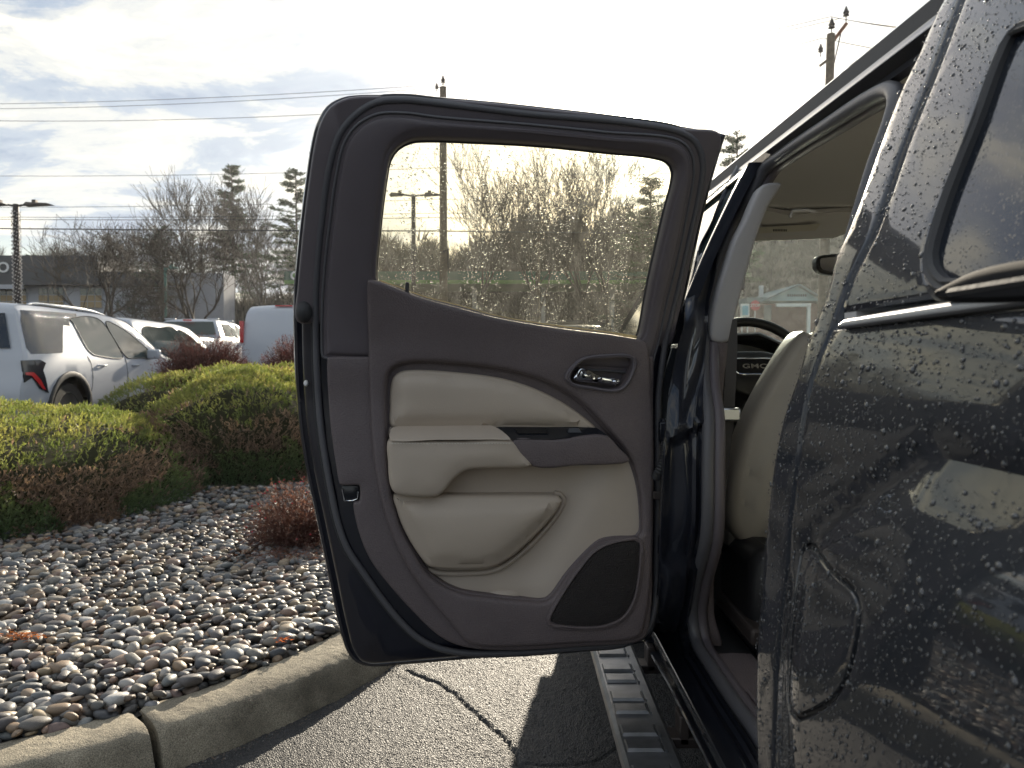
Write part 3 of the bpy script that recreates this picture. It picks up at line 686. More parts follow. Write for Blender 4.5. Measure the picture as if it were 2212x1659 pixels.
# rear edge of the opening, and the seam between cab and bed / cap
EDGE = [(2050, -20), (2020, 28), (1978, 125), (1948, 185), (1911, 278), (1881, 361), (1853, 440), (1825, 509), (1802, 556), (1779, 648), (1751, 713), (1719, 815), (1689, 901), (1669, 1000), (1657, 1097), (1645, 1240), (1635, 1355), (1629, 1527)]
SEAM = [(2100, -60), (2062, 30), (2025, 130), (1985, 230), (1946, 330), (1912, 430), (1882, 510), (1856, 560), (1834, 603), (1811, 670), (1791, 726), (1755, 818), (1732, 934), (1715, 1066), (1705, 1152), (1697, 1250), (1685, 1355), (1676, 1500), (1670, 1659)]
e_uv = [strc(x, y) for x, y in EDGE]; s_uv = [strc(x, y) for x, y in SEAM]
ez = cr(e_uv, False, .03); sz = cr(s_uv, False, .03)
ez = ez+[Vector((ez[-1][0]+0.0, 0.50)), Vector((ez[-1][0]+0.005, 0.42))] ; sz = [p for p in sz if p[1] > .45]+[Vector((sz[-1][0], 0.42))]
cabq = [Vector(p) for p in ez]+[Vector(p) for p in sz[::-1]]
tpart('cab_pillar', plate([cabq], smap, [(0.0, -0.05), (0.0, -0.012), (0.002, -0.005), (0.006, -0.001), (0.011, 0.0)], 0.016), 'paint_upper')
# bed side
def bed_loop():
    a = [Vector((p[0]+.004, p[1])) for p in sz if p[1] < strc(1806, 712)[1]]
    a = [Vector((strc(1800, 712)[0]+.001, strc(1800, 712)[1]))]+a
    back = 0.78
    zt = strc(1806, 712)[1]
    low = [Vector((-0.72, 0.42)), Vector((-0.69, 0.42))]
    ar = [Vector((-.25+.44*math.cos(t), .40+.46*math.sin(t))) for t in [math.pi-i*math.pi/16 for i in range(17)]]
    ar = [p for p in ar if p[1] > .42]
    bk = [Vector((.30, .46)), Vector((back, .50)), Vector((back, 1.21))]
    return a+low+[Vector((-.69, .44))]+ar+bk+[Vector((0.2, 1.212)), Vector((-.4, 1.217))]
bl_ = cr(bed_loop(), True, .03, True)
FD = [(1734, 1183), (1745, 1174), (1754, 1173), (1770, 1190), (1799, 1230), (1842, 1269), (1855, 1300), (1857, 1320), (1853, 1370), (1833, 1458), (1807, 1505), (1777, 1531), (1740, 1549), (1726, 1553), (1710, 1545), (1703, 1530), (1700, 1484), (1706, 1370), (1717, 1269)]
fd = sl2(FD, 0.0, .008)
fdc = fd if area(fd) > 0 else fd[::-1]
bed = tpart('bed_side', plate([bl_, fdc], smap, [(0.0, -0.05), (0.0, -0.012), (0.0, -0.0025), (0.0012, -0.0005), (0.003, 0.0)], 0.016), 'paint_wet')
tpart('fuel_door', plate([offset(fdc, .0052)], smap, [(0.0, -0.02), (0.0, -0.0025), (0.0012, -0.0005), (0.003, 0.0)], 0.012), 'paint_wet')
mb = MB(); mb.loop_tube([smap(p[0], p[1], -.006) for p in offset(fdc, .0026)], .0026, 6); tpart('fuel_door_gap', mb, 'black')
# silver rail trim along the bed top and the black rail above it
SI = [(1806, 710), (1812, 697), (1824, 688), (1967, 664), (2212, 623), (2330, 603), (2330, 637), (2212, 657), (2000, 684)]
si = [strc(x, y, .01) for x, y in SI]; si_b = si[:4]+[si[4], Vector((0.75, si[4][1]+.001)), Vector((0.75, si[7][1]+.0))]+si[7:]
tpart('bed_rail_trim', plate([cr(si_b, True, .02, True)], smap, [(0, -0.02), (0, .006), (.002, .010), (.004, .011)], .05), 'silver_trim')
BR = [(2018, 655), (2020, 633), (2033, 617), (2073, 596), (2126, 577), (2212, 560), (2300, 546)]
br = [strc(x, y, .015) for x, y in BR]; zb = si[4][1]
br2 = br[1:]+[Vector((0.7, br[-1][1]))]+[Vector((0.7, zb+.001)), Vector((br[0][0], zb+.001))]
tpart('cap_rail_gasket', plate([cr(br2, True, .02)], smap, [(0, -0.02), (0, .012), (.004, .018), (.008, .019)], .03), 'gasket')
mb = MB(); mb.tube([smap(-y, zb+.004, .018) for y in (.62, .3, 0, -.5)], .004, 6); tpart('gasket_bead', mb, 'rubber')
# truck cap over the bed, with its side window
cp = [Vector((p[0]+.003, p[1])) for p in sz if p[1] > zb+.004]
cp = cp+[Vector((cp[-1][0]+.004, zb+.002)), Vector((.75, zb+.002)), Vector((.75, 1.70)), Vector((0, 1.725)), Vector((cp[0][0]+.05, 1.725)), Vector((cp[0][0]+.002, 1.715))]
GK = [(2240, 40), (2212, 51), (2191, 69), (2173, 97), (2150, 152), (2112, 259), (2057, 398), (2030, 475), (2014, 530), (2008, 562), (2011, 590), (2022, 609), (2036, 622)]
gk = [strc(x, y) for x, y in GK]; gk2 = gk+[Vector((0.0, gk[-1][1]-.002)), Vector((0.42, gk[-1][1])), Vector((.46, gk[-1][1]+.03)), Vector((.40, 1.50)), Vector((.34, 1.535)), Vector((-.2, 1.54)), Vector((-.45, 1.54))]
gk2 = [p for i, p in enumerate(gk2)]
gl_ = cr(gk2, True, .02); gl_ = gl_ if area(gl_) > 0 else gl_[::-1]
cpl = cr(cp, True, .03, True)
cap_o = tpart('truck_cap', plate([cpl, offset(gl_, .005)], smap, [(0.0, -0.05), (0.0, -0.016), (0.003, -0.006), (0.009, -0.001), (0.016, 0.0)], .018), 'paint_upper')
o = tpart('side_window', plate([offset(gl_, .004)], smap, [(0, -.010), (0, -.002)], .04), 'dark_glass', cap_o)
o = tpart('window_gasket', plate([offset(gl_, -.003), offset(gl_, .009)], smap, [(0, -.004), (.000, .004), (.003, .007), (.006, .005)], .02), 'rubber', cap_o)
# cap roof and back, bed floor
mb = MB(); mb.grid([[Vector((.60+(1.96-.60)*s, y, 1.725+.05*math.sin(math.pi*s)**.5)) for s in np.linspace(0, 1, 9)] for y in (-.75, .9)]); tpart('cap_roof', mb, 'paint')
# right-hand side of the truck, mirrored, plain
def rs(name, ys, zs, m): 
    mb = MB(); mb.grid([[Vector((2.56-S(z, 1.5), y, z)) for z in zs] for y in ys]); return tpart(name, mb, m)
rs('right_bed_side', (-.75, .84), np.linspace(.45, 1.7, 12), 'paint'); rs('right_cab_side', (.86, 4.3), np.linspace(.45, 1.22, 8), 'paint')
rs('right_rear_pillar', (.86, 1.10), np.linspace(1.22, 1.72, 6), 'paint'); rs('right_middle_pillar', (1.66, 1.80), np.linspace(1.22, 1.72, 6), 'paint')
mb = MB(); mb.box((1.28, -.76, .95), (1.86, .05, .9)); tpart('tailgate', mb, 'paint', bevel=.01)
mb = MB(); mb.box((1.28, .86, .86), (1.80, .03, .75)); tpart('cab_back_wall', mb, 'headliner')
mb = MB(); mb.box((1.28, 1.0, .95), (1.2, .22, .7)); mb.box((1.28, 1.2, .72), (1.2, .5, .14)); tpart('rear_seat', mb, 'leather', bevel=.03)
# ---- roof edge above the opening: profile swept along the cab
PR = [(.66, 1.735), (.618, 1.712), (.602, 1.697), (.600, 1.668), (.598, 1.660), (.589, 1.648), (.609, 1.638), (.605, 1.631), (.600, 1.622), (.616, 1.619)]
def roof_sweep(name, i0, i1, m, y0=.92, y1=1.80, **k):
    mb = MB(); ys = np.linspace(y0, y1, 12)
    P = []
    for y in ys:
        g = max(0, (y-1.0))*.018
        P.append([Vector((PR[i][0]-g*.2, y, PR[i][1]+g)) for i in range(i0, i1+1)])
    mb.grid(P); return tpart(name, mb, m, ang=25, **k)
roof_sweep('roof_edge', 0, 2, 'paint_wet', .90, 2.55); roof_sweep('drip_channel', 2, 3, 'rubber', .90, 2.5); roof_sweep('bright_jamb', 3, 5, 'paint_jamb', 1.0, 2.3); roof_sweep('channel_seal', 5, 6, 'rubber', 1.0, 1.78); roof_sweep('jamb_flange', 6, 9, 'paint_jamb', 1.0, 1.76)
# roof skin
mb = MB(); rows = []
for y, dz in [(.88, -.02), (1.0, 0), (1.5, .012), (2.0, .008), (2.35, -.02), (2.55, -.06)]:
    rows.append([Vector((.655+(1.905-.655)*s, y, 1.735+dz+.045*math.sin(math.pi*s)**.6)) for s in np.linspace(0, 1, 11)])
mb.grid(rows); tpart('roof', mb, 'paint')
# ---- opening front (centre pillar) and sill: lofted from the outer edge to the inner flange
LO = [(1600, 343), (1594, 353), (1560, 419), (1533, 485), (1509, 533), (1496, 591), (1483, 644), (1477, 700), (1462, 760), (1444, 850), (1434, 950), (1428, 1050), (1424, 1160), (1420, 1269), (1408, 1340), (1396, 1393), (1440, 1475), (1485, 1565), (1528, 1651), (1560, 1720)]
LI = [(1668, 350), (1649, 370), (1612, 440), (1585, 485), (1566, 533), (1545, 590), (1532, 644), (1524, 700), (1520, 760), (1521, 830), (1530, 901), (1530, 1000), (1527, 1152), (1504, 1260), (1496, 1320), (1503, 1380), (1537, 1441), (1588, 1518), (1636, 1585), (1680, 1660)]
def insw(z): return -float(np.interp(z, [.4, 1.2, 1.5, 1.65], [.10, .09, .06, .045]))
def strc_in(px, py):
    w = -.09
    for _ in range(6): p = strc(px, py, w); w = insw(p[1])
    return p, w
A3, B3 = [], []
for (a, b) in zip(LO, LI):
    p = strc(*a); A3.append(smap(p[0], p[1], 0)); q, w = strc_in(*b); B3.append(smap(q[0], q[1], w))
def sm(L3): return cr(L3, False, .03)
n_ = 60
def res3(P, n):
    P = cr(P, False, .01); d = [0]
    for i in range(1, len(P)): d.append(d[-1]+(P[i]-P[i-1]).length)
    return P, d
def pair(A, B, sub=6):
    a = []; b = []
    for i in range(len(A)-1):
        for j in range(sub):
            pass
    return cr_pair(A, sub), cr_pair(B, sub)
def cr_pair(P, sub):
    o = []; n = len(P)
    for i in range(n-1):
        p0, p1, p2, p3 = P[max(i-1, 0)], P[i], P[i+1], P[min(i+2, n-1)]
        for j in range(sub):
            t = j/sub; o.append(.5*((2*p1)+(p2-p0)*t+(2*p0-5*p1+4*p2-p3)*t*t+(3*p1-p0-3*p2+p3)*t**3))
    o.append(P[-1]); return o
a_, b_ = cr_pair(A3, 5), cr_pair(B3, 5)
prof = [(0, 0), (.04, .004), (.10, .0), (.16, -.012), (.30, -.016), (.45, -.010), (.60, -.018), (.66, -.004), (.74, -.004), (.80, -.016), (1.0, -.006)]
rows = []
for k, (p, q) in enumerate(zip(a_, b_)):
    ax = q-p; t_ = (a_[min(k+1, len(a_)-1)]-a_[max(k-1, 0)]).normalized(); nn = ax.cross(t_).normalized()
    if nn.x > 0: nn = -nn
    rows.append([p+ax*s+nn*h for s, h in prof])
mb = MB(); mb.grid(rows); tpart('centre_pillar', mb, 'paint', ang=60)
# inner flange seal: runs round the whole opening
RE = [(1655, 1590), (1690, 1500), (1705, 1400), (1712, 1250), (1725, 1100), (1745, 950), (1780, 820), (1822, 690), (1850, 600), (1872, 500)]
RE2 = [(1833, 580), (1845, 520), (1868, 440), (1892, 361), (1918, 290), (1935, 235), (1936, 205), (1922, 194)]
TOP = [(1881, 211), (1788, 270), (1696, 330)]
lp3 = []
for x, y in TOP: q, w = strc_in(x, y); lp3.append(smap(q[0], q[1], w))
q0 = [p for p in B3[1:]]
loop_open = []
for x, y in RE2: q, w = strc_in(x, y); loop_open.append(smap(q[0], q[1], w))
mb = MB(); mb.tube(cr(loop_open+lp3+q0, False, .02), .0145, 10); tpart('opening_seal', mb, 'rubber_grey', ang=80)
mb = MB(); sh = [p+Vector((.022, 0.0, -.004)) for p in cr(loop_open+lp3+q0, False, .02)]; mb.tube(sh, .014, 8); tpart('inner_seal_lip', mb, 'frame_trim', ang=80)
# rear jamb return surface
mb = MB(); rr = []
for i, p in enumerate(ez): a0 = smap(p[0], p[1], -.04); rr.append([a0, a0+Vector((.05, .0, 0)), a0+Vector((.09, -.03, 0))])
mb.grid(rr); tpart('rear_jamb', mb, 'paint')
# rocker panel under the doors, front door, fender
mb = MB(); mb.grid([[smap(-y, z, w) for z, w in [(.545, .0), (.52, -.001), (.48, -.010), (.43, -.03), (.39, -.07)]] for y in np.linspace(.60, 3.2, 10)]); tpart('rocker_panel', mb, 'paint_wet')
fdl = [Vector((-y, z)) for y, z in [(1.79, .56), (2.8, .56), (2.95, .75), (2.95, 1.18), (1.76, 1.21)]]
fdoor = tpart('front_door', plate([cr(fdl, True, .05, True)], smap, prof_round(-.03, 0, .006), .06), 'paint_wet')
fr = [Vector((-y, z)) for y, z in [(1.80, 1.22), (1.86, 1.66), (2.35, 1.66), (2.95, 1.22)]]; fri = offset(fr if area(fr) > 0 else fr[::-1], .035)
tpart('window_frame', plate([cr(fr, True, .04, True), cr(fri, True, .04, True)], smap, [(0, -.03), (0, -.002), (.002, 0)], .05), 'paint', fdoor)
tpart('front_window', plate([cr(fri, True, .04, True)], smap, [(0, -.014), (0, -.010)], .08), 'car_glass', fdoor)
fe = [Vector((-y, z)) for y, z in [(2.97, .60), (2.97, 1.20), (3.3, 1.21), (4.15, 1.14), (4.32, 1.0), (4.34, .55), (4.22, .5)]]
ar = [Vector((-(3.72+.42*math.cos(t)), .42+.44*math.sin(t))) for t in [i*math.pi/12 for i in range(13)]]
tpart('front_fender', plate([cr(fe+ar, True, .05, True)], smap, prof_round(-.03, 0, .006), .08), 'paint_wet')
mb = MB(); mb.grid([[Vector((.345+(2.215-.345)*s, y, z+.03*math.sin(math.pi*s))) for s in np.linspace(0, 1, 9)] for y, z in [(3.05, 1.215), (3.6, 1.20), (4.15, 1.14), (4.32, 1.02), (4.38, .8), (4.36, .5)]]); tpart('hood', mb, 'paint')
def wheel(c, rad=.38, wid=.25, parent=None, side=-1):
    mb = MB(); h = wid/2; mb.lathe([(rad*.62, -h), (rad*.93, -h), (rad, -h*.75), (rad, h*.75), (rad*.93, h), (rad*.62, h)], c, 28, 'x'); t = tpart('wheel', mb, 'tyre')
    mb = MB(); mb.lathe([(rad*.62, side*h*.9), (rad*.58, side*h*.7), (rad*.3, side*h*.45), (0.001, side*h*.5)], c, 20, 'x'); o = tpart('rim', mb, 'rim', t)
for c, s in (((.47, .25, .38), -1), ((.47, 3.72, .38), -1), ((2.09, .25, .38), 1), ((2.09, 3.72, .38), 1)): wheel(c, side=s)
# rain on the painted panels: real beads, larger ones; finer ones are relief in the paint
def scatter(loops, n, rmin, rmax, prob=None, w=.0005, big=.12):
    A = np.concatenate([np.array([(p[0], p[1]) for p in lp]) for lp in loops]); mn, mx = A.min(0), A.max(0)
    mx[0] = min(mx[0], -.30)
    G = np.column_stack([rng.uniform(mn[0], mx[0], n), rng.uniform(mn[1], mx[1], n)]); G = G[inside_mask(G, loops)]
    st_, rd = [], []
    for u, v in G:
        e = .01; p = smap(u, v, w); n_ = (smap(u, v+e, w)-smap(u, v-e, w)).cross(smap(u+e, v, w)-smap(u-e, v, w)).normalized()
        if n_.x > 0: n_ = -n_
        r = rmin*math.exp(random.gauss(-.1, .52))*.95; r = min(r, .0036)
        st_.append((p, n_)); rd.append(r)
    return st_, rd
for nm, lps, n, a, b, par in (('rain_on_bed_side', [bl_], 17000, .0009, .0018, bed), ('rain_on_pillar', [cabq], 6000, .0008, .0017, truck), ('rain_on_cap', [cpl, offset(gl_, -.003)], 8500, .0008, .0017, cap_o)):
    s_, r_ = scatter(lps, n, a, b, big=.05); o = tpart(nm, drops_mesh(s_, r_, 8, .5, base=False), 'bead', None if par is truck else par, ang=70); o['kind'] = 'stuff'

# ---- cabin
mb = MB(); mb.grid([[Vector((x, y, z-(.012 if x < .75 else 0))) for x in np.linspace(.62, 1.95, 10)] for y, z in [(.9, 1.60), (1.05, 1.64), (1.5, 1.668), (2.0, 1.665), (2.3, 1.64), (2.4, 1.615), (2.5, 1.60)]]); tpart('headliner', mb, 'headliner')
def lpY(pts, Y, step=.01, sharp=False): return cr([Vector((at(x, y, Y).x, at(x, y, Y).z)) for x, y in pts], True, step, sharp)
def ymap(Y): return lambda u, v, w: Vector((u, Y-w, v))
mb = MB()
vis = [at(x, y, Y) for x, y, Y in [(1600, 462, 2.28), (1662, 456, 2.28), (1700, 464, 2.28), (1850, 456, 2.28), (1850, 498, 2.42), (1800, 514, 2.42), (1600, 522, 2.42)]]
mb.add(vis, [(0, 1, 2, 6), (2, 5, 6), (2, 3, 4, 5)]); mb.add([p+Vector((0, .012, .014)) for p in vis], [(6, 2, 1, 0), (6, 5, 2), (5, 4, 3, 2)])
for i in range(7): j = (i+1) % 7; mb.f.append((i, j, 7+j, 7+i))
visor = tpart('sun_visor', mb, 'headliner')
mb = MB(); lab = [at(x, y, 2.345) for x, y in [(1638, 489), (1767, 480), (1740, 494), (1755, 496), (1636, 503)]]
mb.add([at(1636, 489, 2.33), at(1768, 481, 2.33), at(1757, 496, 2.37), at(1636, 502, 2.37)], [(0, 1, 2, 3)]); mb.v = [(x, y-.017, z-.006) for x, y, z in mb.v]; lb = tpart('warning_label', mb, mat('label_paper', (.62, .58, .5), .6), visor)
mb = MB()
for i in range(9):
    x = 1664+i*3.4; mb.add([at(x, 493-.5, 2.35), at(x+2.2, 493-.5, 2.35), at(x+2.2, 497, 2.35), at(x, 497, 2.35)], [(0, 1, 2, 3)])
mb.v = [(x, y-.024, z-.008) for x, y, z in mb.v]; tpart('label_print', mb, 'black', visor)
gh = MB(); gh.tube([at(1706, 470, 1.9), at(1712, 456, 1.9), at(1745, 454, 1.9), at(1762, 458, 1.9)], .004, 6); tpart('headliner_clip', gh, 'headliner')
gh = MB(); gh.tube([Vector((.70, 1.25, 1.640)), Vector((.72, 1.30, 1.625)), Vector((.73, 1.42, 1.625)), Vector((.73, 1.48, 1.645))], .009, 8, flat=.6); tpart('grab_handle', gh, 'headliner', ang=80)
# windshield with frame, cowl, mirror
mb = MB(); W0, W1 = (2.47, 1.605), (3.18, 1.23)
mb.grid([[Vector((.60+(1.96-.60)*s if k == 0 else .50+(2.06-.50)*s, (W0 if k == 0 else W1)[0]+.06*math.sin(math.pi*s), (W0 if k == 0 else W1)[1])) for s in np.linspace(0, 1, 11)] for k in (0, 1)]); tpart('windshield', mb, 'wsh', ang=60)
mb = MB(); mb.tube([Vector((.58, 2.46, 1.62)), Vector((.52, 2.8, 1.44)), Vector((.47, 3.18, 1.24))], .035, 8); tpart('windshield_pillar', mb, 'paint', ang=80)
mb = MB(); mb.tube([Vector((1.98, 2.46, 1.62)), Vector((2.04, 2.8, 1.44)), Vector((2.09, 3.18, 1.24))], .035, 8); tpart('windshield_pillar', mb, 'paint', ang=80)
mrl = lpY([(1763, 560), (1768, 553), (1778, 551), (1900, 546), (1908, 552), (1905, 590), (1895, 596), (1792, 593), (1770, 588), (1764, 580)], 2.42)
mir = tpart('rear_view_mirror', plate([mrl], ymap(2.42), prof_round(-.03, .006, .006), .02), 'black')
mi = offset(mrl if area(mrl) > 0 else mrl[::-1], .010); tpart('mirror_glass', plate([mi], ymap(2.412), [(0, -.002), (0, 0.001)], .02), 'chrome', mir)
mb = MB(); mb.tube([Vector((1.26, 2.44, 1.50)), Vector((1.26, 2.52, 1.585))], .010, 8); tpart('mirror_stalk', mb, 'black', mir)
# dashboard
mb = MB(); mb.grid([[Vector((.42+1.72*s, y, z)) for s in np.linspace(0, 1, 10)] for y, z in [(3.20, 1.225), (3.0, 1.215), (2.78, 1.20), (2.72, 1.17), (2.70, 1.0), (2.74, .8)]]); dash = tpart('dashboard', mb, 'dash')
mb = MB(); mb.grid([[Vector((.79+.21*math.cos(t), y, 1.14+h*math.sin(t))) for t in np.linspace(0, math.pi, 12)] for y, h in [(3.0, .09), (2.74, .135), (2.68, .14), (2.70, .12), (2.82, .10)]]); tpart('instrument_hood', mb, 'dash', dash)
mb = MB(); mb.box((.79, 2.80, 1.16), (.36, .01, .17)); tpart('instrument_face', mb, 'switch', dash)
mb = MB(); mb.tube([Vector((.56, 2.66, 1.14)), Vector((.585, 2.66, 1.19)), Vector((.70, 2.66, 1.27)), Vector((.86, 2.66, 1.275)), Vector((.97, 2.67, 1.23)), Vector((1.02, 2.68, 1.14))], .006, 6); tpart('hood_trim', mb, 'satin', dash)
mb = MB(); mb.lathe([(.0, 0), (.035, 0), (.04, .01), (.03, .02)], (1.10, 2.70, 1.17), 14, 'y'); tpart('air_vent', mb, 'satin', dash)
# steering wheel
WC = Vector((.785, 2.50, 1.145)); tl_ = R(24); wx = Vector((1, 0, 0)); wy = Vector((0, math.sin(tl_), math.cos(tl_))); wn_ = wx.cross(wy)
if wn_.y > 0: wn_ = -wn_
mb = MB(); mb.loop_tube([WC+wx*(.188*math.cos(t))+wy*(.183*math.sin(t)) for t in np.linspace(0, 2*math.pi, 48, endpoint=False)], .0165, 10); stw = tpart('steering_wheel', mb, 'black', ang=80)
wmap = lambda u, v, w: WC+wx*u+wy*v+wn_*w
hub = cr([Vector(p) for p in [(-.10, .045), (-.06, .066), (0, .07), (.06, .066), (.10, .045), (.105, -.01), (.07, -.07), (0, -.09), (-.07, -.07), (-.105, -.01)]], True, .01)
tpart('airbag_cover', plate([hub], wmap, prof_round(-.03, .018, .014), .02, dome=.012, domeL=.04), 'black', stw)
mb = MB()
for sx in (-1, 1): mb = MB(); mb.tube([wmap(sx*.09, 0, 0), wmap(sx*.18, .01, 0)], .016, 8, flat=.6); tpart('wheel_spoke', mb, 'satin', stw)
mb = MB(); mb.tube([wmap(0, -.08, 0), wmap(0, -.175, 0)], .018, 8); tpart('wheel_spoke', mb, 'satin', stw)
ed = cr([Vector(p) for p in [(-.062, .030), (0, .033), (.062, .030), (.066, .022), (.062, -.012), (.052, -.020), (0, -.022), (-.052, -.020), (-.062, -.012), (-.066, .022)]], True, .006)
mb = MB(); mb.loop_tube([wmap(p[0], p[1], .031) for p in ed], .0022, 6); tpart('emblem_frame', mb, 'chrome', stw)
tpart('emblem_plate', plate([ed], wmap, [(0, .024), (0, .0305)], .02), 'switch', stw)
def text_obj(txt, size, mtx, m, name, ext=.001, font_w=1.0):
    cu = bpy.data.curves.new(name, 'FONT'); cu.body = txt; cu.size = size; cu.extrude = ext; cu.align_x = 'CENTER'; cu.align_y = 'CENTER'; cu.offset = size*.018; cu.space_character = 1.05
    tmp = bpy.data.objects.new('tmp', cu); C.objects.link(tmp); dg = bpy.context.evaluated_depsgraph_get(); me = bpy.data.meshes.new_from_object(tmp.evaluated_get(dg)); bpy.data.objects.remove(tmp)
    me.materials.clear(); me.transform(Matrix.Diagonal((font_w, 1, 1, 1))); me.transform(mtx); return link(name, me, m)
mtx = Matrix(((wx.x, wy.x, wn_.x, 0), (wx.y, wy.y, wn_.y, 0), (wx.z, wy.z, wn_.z, 0), (0, 0, 0, 1))); mtx.translation = wmap(0, .005, .033)
em = text_obj('GMC', .022, mtx, 'chrome', 'emblem_letters', font_w=1.6); em.parent = stw
mb = MB(); mb.tube([WC-wn_*.02, Vector((.785, 2.8, 1.0))], .04, 12); tpart('steering_column', mb, 'dash')
# driver seat
SB = [(1765, 722), (1745, 714), (1733, 722), (1710, 752), (1680, 800), (1645, 862), (1612, 935), (1592, 1000), (1580, 1060), (1577, 1110), (1583, 1145), (1600, 1172), (1640, 1196), (1700, 1215), (1800, 1215), (1900, 1215), (1960, 1180), (1965, 1100), (1950, 950), (1910, 800), (1875, 735), (1850, 716), (1800, 712)]
YS = 1.86; sb = lpY(SB, YS, .015)
seat = tpart('driver_seat', plate([sb], ymap(YS), prof_round(-.10, .0, .035, 5), .025, dome=.03, domeL=.12), 'leather')
SS = [(1768, 735), (1745, 775), (1722, 800), (1700, 860), (1680, 930), (1665, 1010), (1652, 1100), (1646, 1198)]
mb = MB(); p2 = [Vector((at(x, y, YS).x, YS-.0315, at(x, y, YS).z)) for x, y in SS]
pl = cr(p2, False, .007)
for i in range(0, len(pl)-1, 2): mb.tube([pl[i], pl[i+1]], .0016, 5)
tpart('seat_stitching', mb, 'stitch', seat)
mb = MB(); mb.tube([p+Vector((.009, .001, 0)) for p in pl], .0022, 6); tpart('seat_seam', mb, 'black', seat)
mb = MB(); mb.box((.80, 1.88, .62), (.50, .30, .26)); tpart('seat_base', mb, 'black', seat, bevel=.04)
mb = MB(); mb.box((.80, 2.12, .72), (.50, .46, .14)); tpart('seat_cushion', mb, 'leather', seat, bevel=.04)
mb = MB(); mb.box((1.72, 2.12, .72), (.50, .46, .14)); ps = tpart('passenger_seat', mb, 'leather', bevel=.04)
mb = MB(); mb.box((1.72, 1.90, 1.0), (.48, .12, .55)); tpart('seat_back', mb, 'leather', ps, bevel=.05)
mb = MB(); mb.box((1.27, 2.15, .70), (.24, .9, .30)); tpart('centre_console', mb, 'dark_trim', bevel=.02)
# pillar trim inside, belt
PT = [(1650, 398), (1690, 396), (1665, 437), (1639, 501), (1623, 556), (1603, 630), (1591, 675), (1574, 737), (1537, 735), (1535, 705), (1541, 675), (1555, 620), (1573, 564), (1590, 515), (1612, 472), (1630, 430)]
tpart('pillar_trim', plate([lpY(PT, 1.80, .015)], ymap(1.80), prof_round(-.05, .0, .008), .03), 'pillar_trim')
PD = [(1537, 737), (1574, 739), (1568, 800), (1560, 900), (1556, 1000), (1556, 1150), (1545, 1250), (1545, 1330), (1560, 1400), (1520, 1400), (1500, 1300), (1515, 1150), (1522, 900), (1520, 780)]
tpart('lower_pillar_trim', plate([lpY(PD, 1.805, .02)], ymap(1.805), prof_round(-.05, .0, .008), .03), 'dark_trim')
mb = MB()
BTL = [(1582, 690, 1592), (1572, 740, 1593), (1567, 800, 1591), (1563, 860, 1588), (1560, 905, 1586), (1558, 980, 1577), (1556, 1060, 1570), (1552, 1140, 1562)]
mb.grid([[at(a, y, 1.775), at(b, y, 1.77)] for a, y, b in BTL]); mb.grid([[at(b, y, 1.773), at(a, y, 1.778)] for a, y, b in BTL]); belt = tpart('seat_belt', mb, 'belt')
mb = MB(); mb.box(at(1578, 895, 1.765), (.042, .02, .030)); tpart('belt_guide', mb, 'satin', belt, bevel=.004)
mb = MB(); mb.box(at(1600, 604, 1.82), (.016, .02, .05)); tpart('belt_adjuster', mb, 'pillar_trim', bevel=.004)
# floor, sill plate, mats
mb = MB(); mb.grid([[Vector((x, y, .50+(.0 if x < .6 else -.06))) for x in (.425, .47, .56, .64, 1.0, 2.1)] for y in (.95, 1.3, 1.7, 2.2, 2.7)]); tpart('cabin_floor', mb, 'floor_mat')
mb = MB(); q0, q1 = ground_at(1560, 1420, .51), ground_at(1625, 1520, .51)
mb.grid([[Vector((x, y, z)) for x, z in ((.452, .512), (.50, .516), (.545, .514), (.552, .50))] for y in np.linspace(1.0, 1.72, 6)]); 
for k in range(3): mb.tube([Vector((.475+.025*k, 1.02, .519)), Vector((.475+.025*k, 1.52, .519))], .004, 6)
tpart('sill_plate', mb, 'dark_trim')
for k in range(7):
    mb = MB(); mb.tube([Vector((.60, 1.70-.06*k, .452)), Vector((.95, 1.72-.06*k, .452))], .008, 6); tpart('mat_rib', mb, 'floor_mat')
mb = MB(); mb.loop_tube([Vector((.58, 1.74, .455)), Vector((1.0, 1.76, .455)), Vector((1.0, 1.22, .455)), Vector((.58, 1.20, .455))], .012, 8); tpart('mat_edge', mb, 'floor_mat')
mb = MB(); mb.box((.56, 1.84, .56), (.05, .30, .04)); tpart('seat_rail', mb, 'metal_dark', bevel=.008)
mb = MB(); mb.box((1.28, 1.75, .36), (1.55, 4.8, .20)); tpart('underbody', mb, 'black')
mb = MB(); mb.box((1.28, 4.30, .42), (1.7, .10, .36)); tpart('front_bumper', mb, 'paint', bevel=.03)
# door hinges, check strap, wiring boot
for z_ in (.76, 1.02):
    mb = MB(); mb.box((.358, 1.742, z_), (.05, .035, .045)); mb.tube([Vector((.345, 1.735, z_-.03)), Vector((.345, 1.735, z_+.03))], .008, 10); tpart('door_hinge', mb, 'paint', bevel=.004)
mb = MB(); mb.box((.37, 1.70, .88), (.11, .006, .018)); mb.box((.40, 1.705, .88), (.03, .03, .04)); tpart('check_strap', mb, 'metal_dark', bevel=.002)
mb = MB(); bp = [at(1437, 955, 1.69), at(1435, 985, 1.68), at(1425, 1015, 1.68), at(1418, 1030, 1.70)]
pl = cr(bp, False, .003)
mb.tube(pl, [.009+.002*(i % 2) for i in range(len(pl))], 10); tpart('wiring_boot', mb, 'rubber')
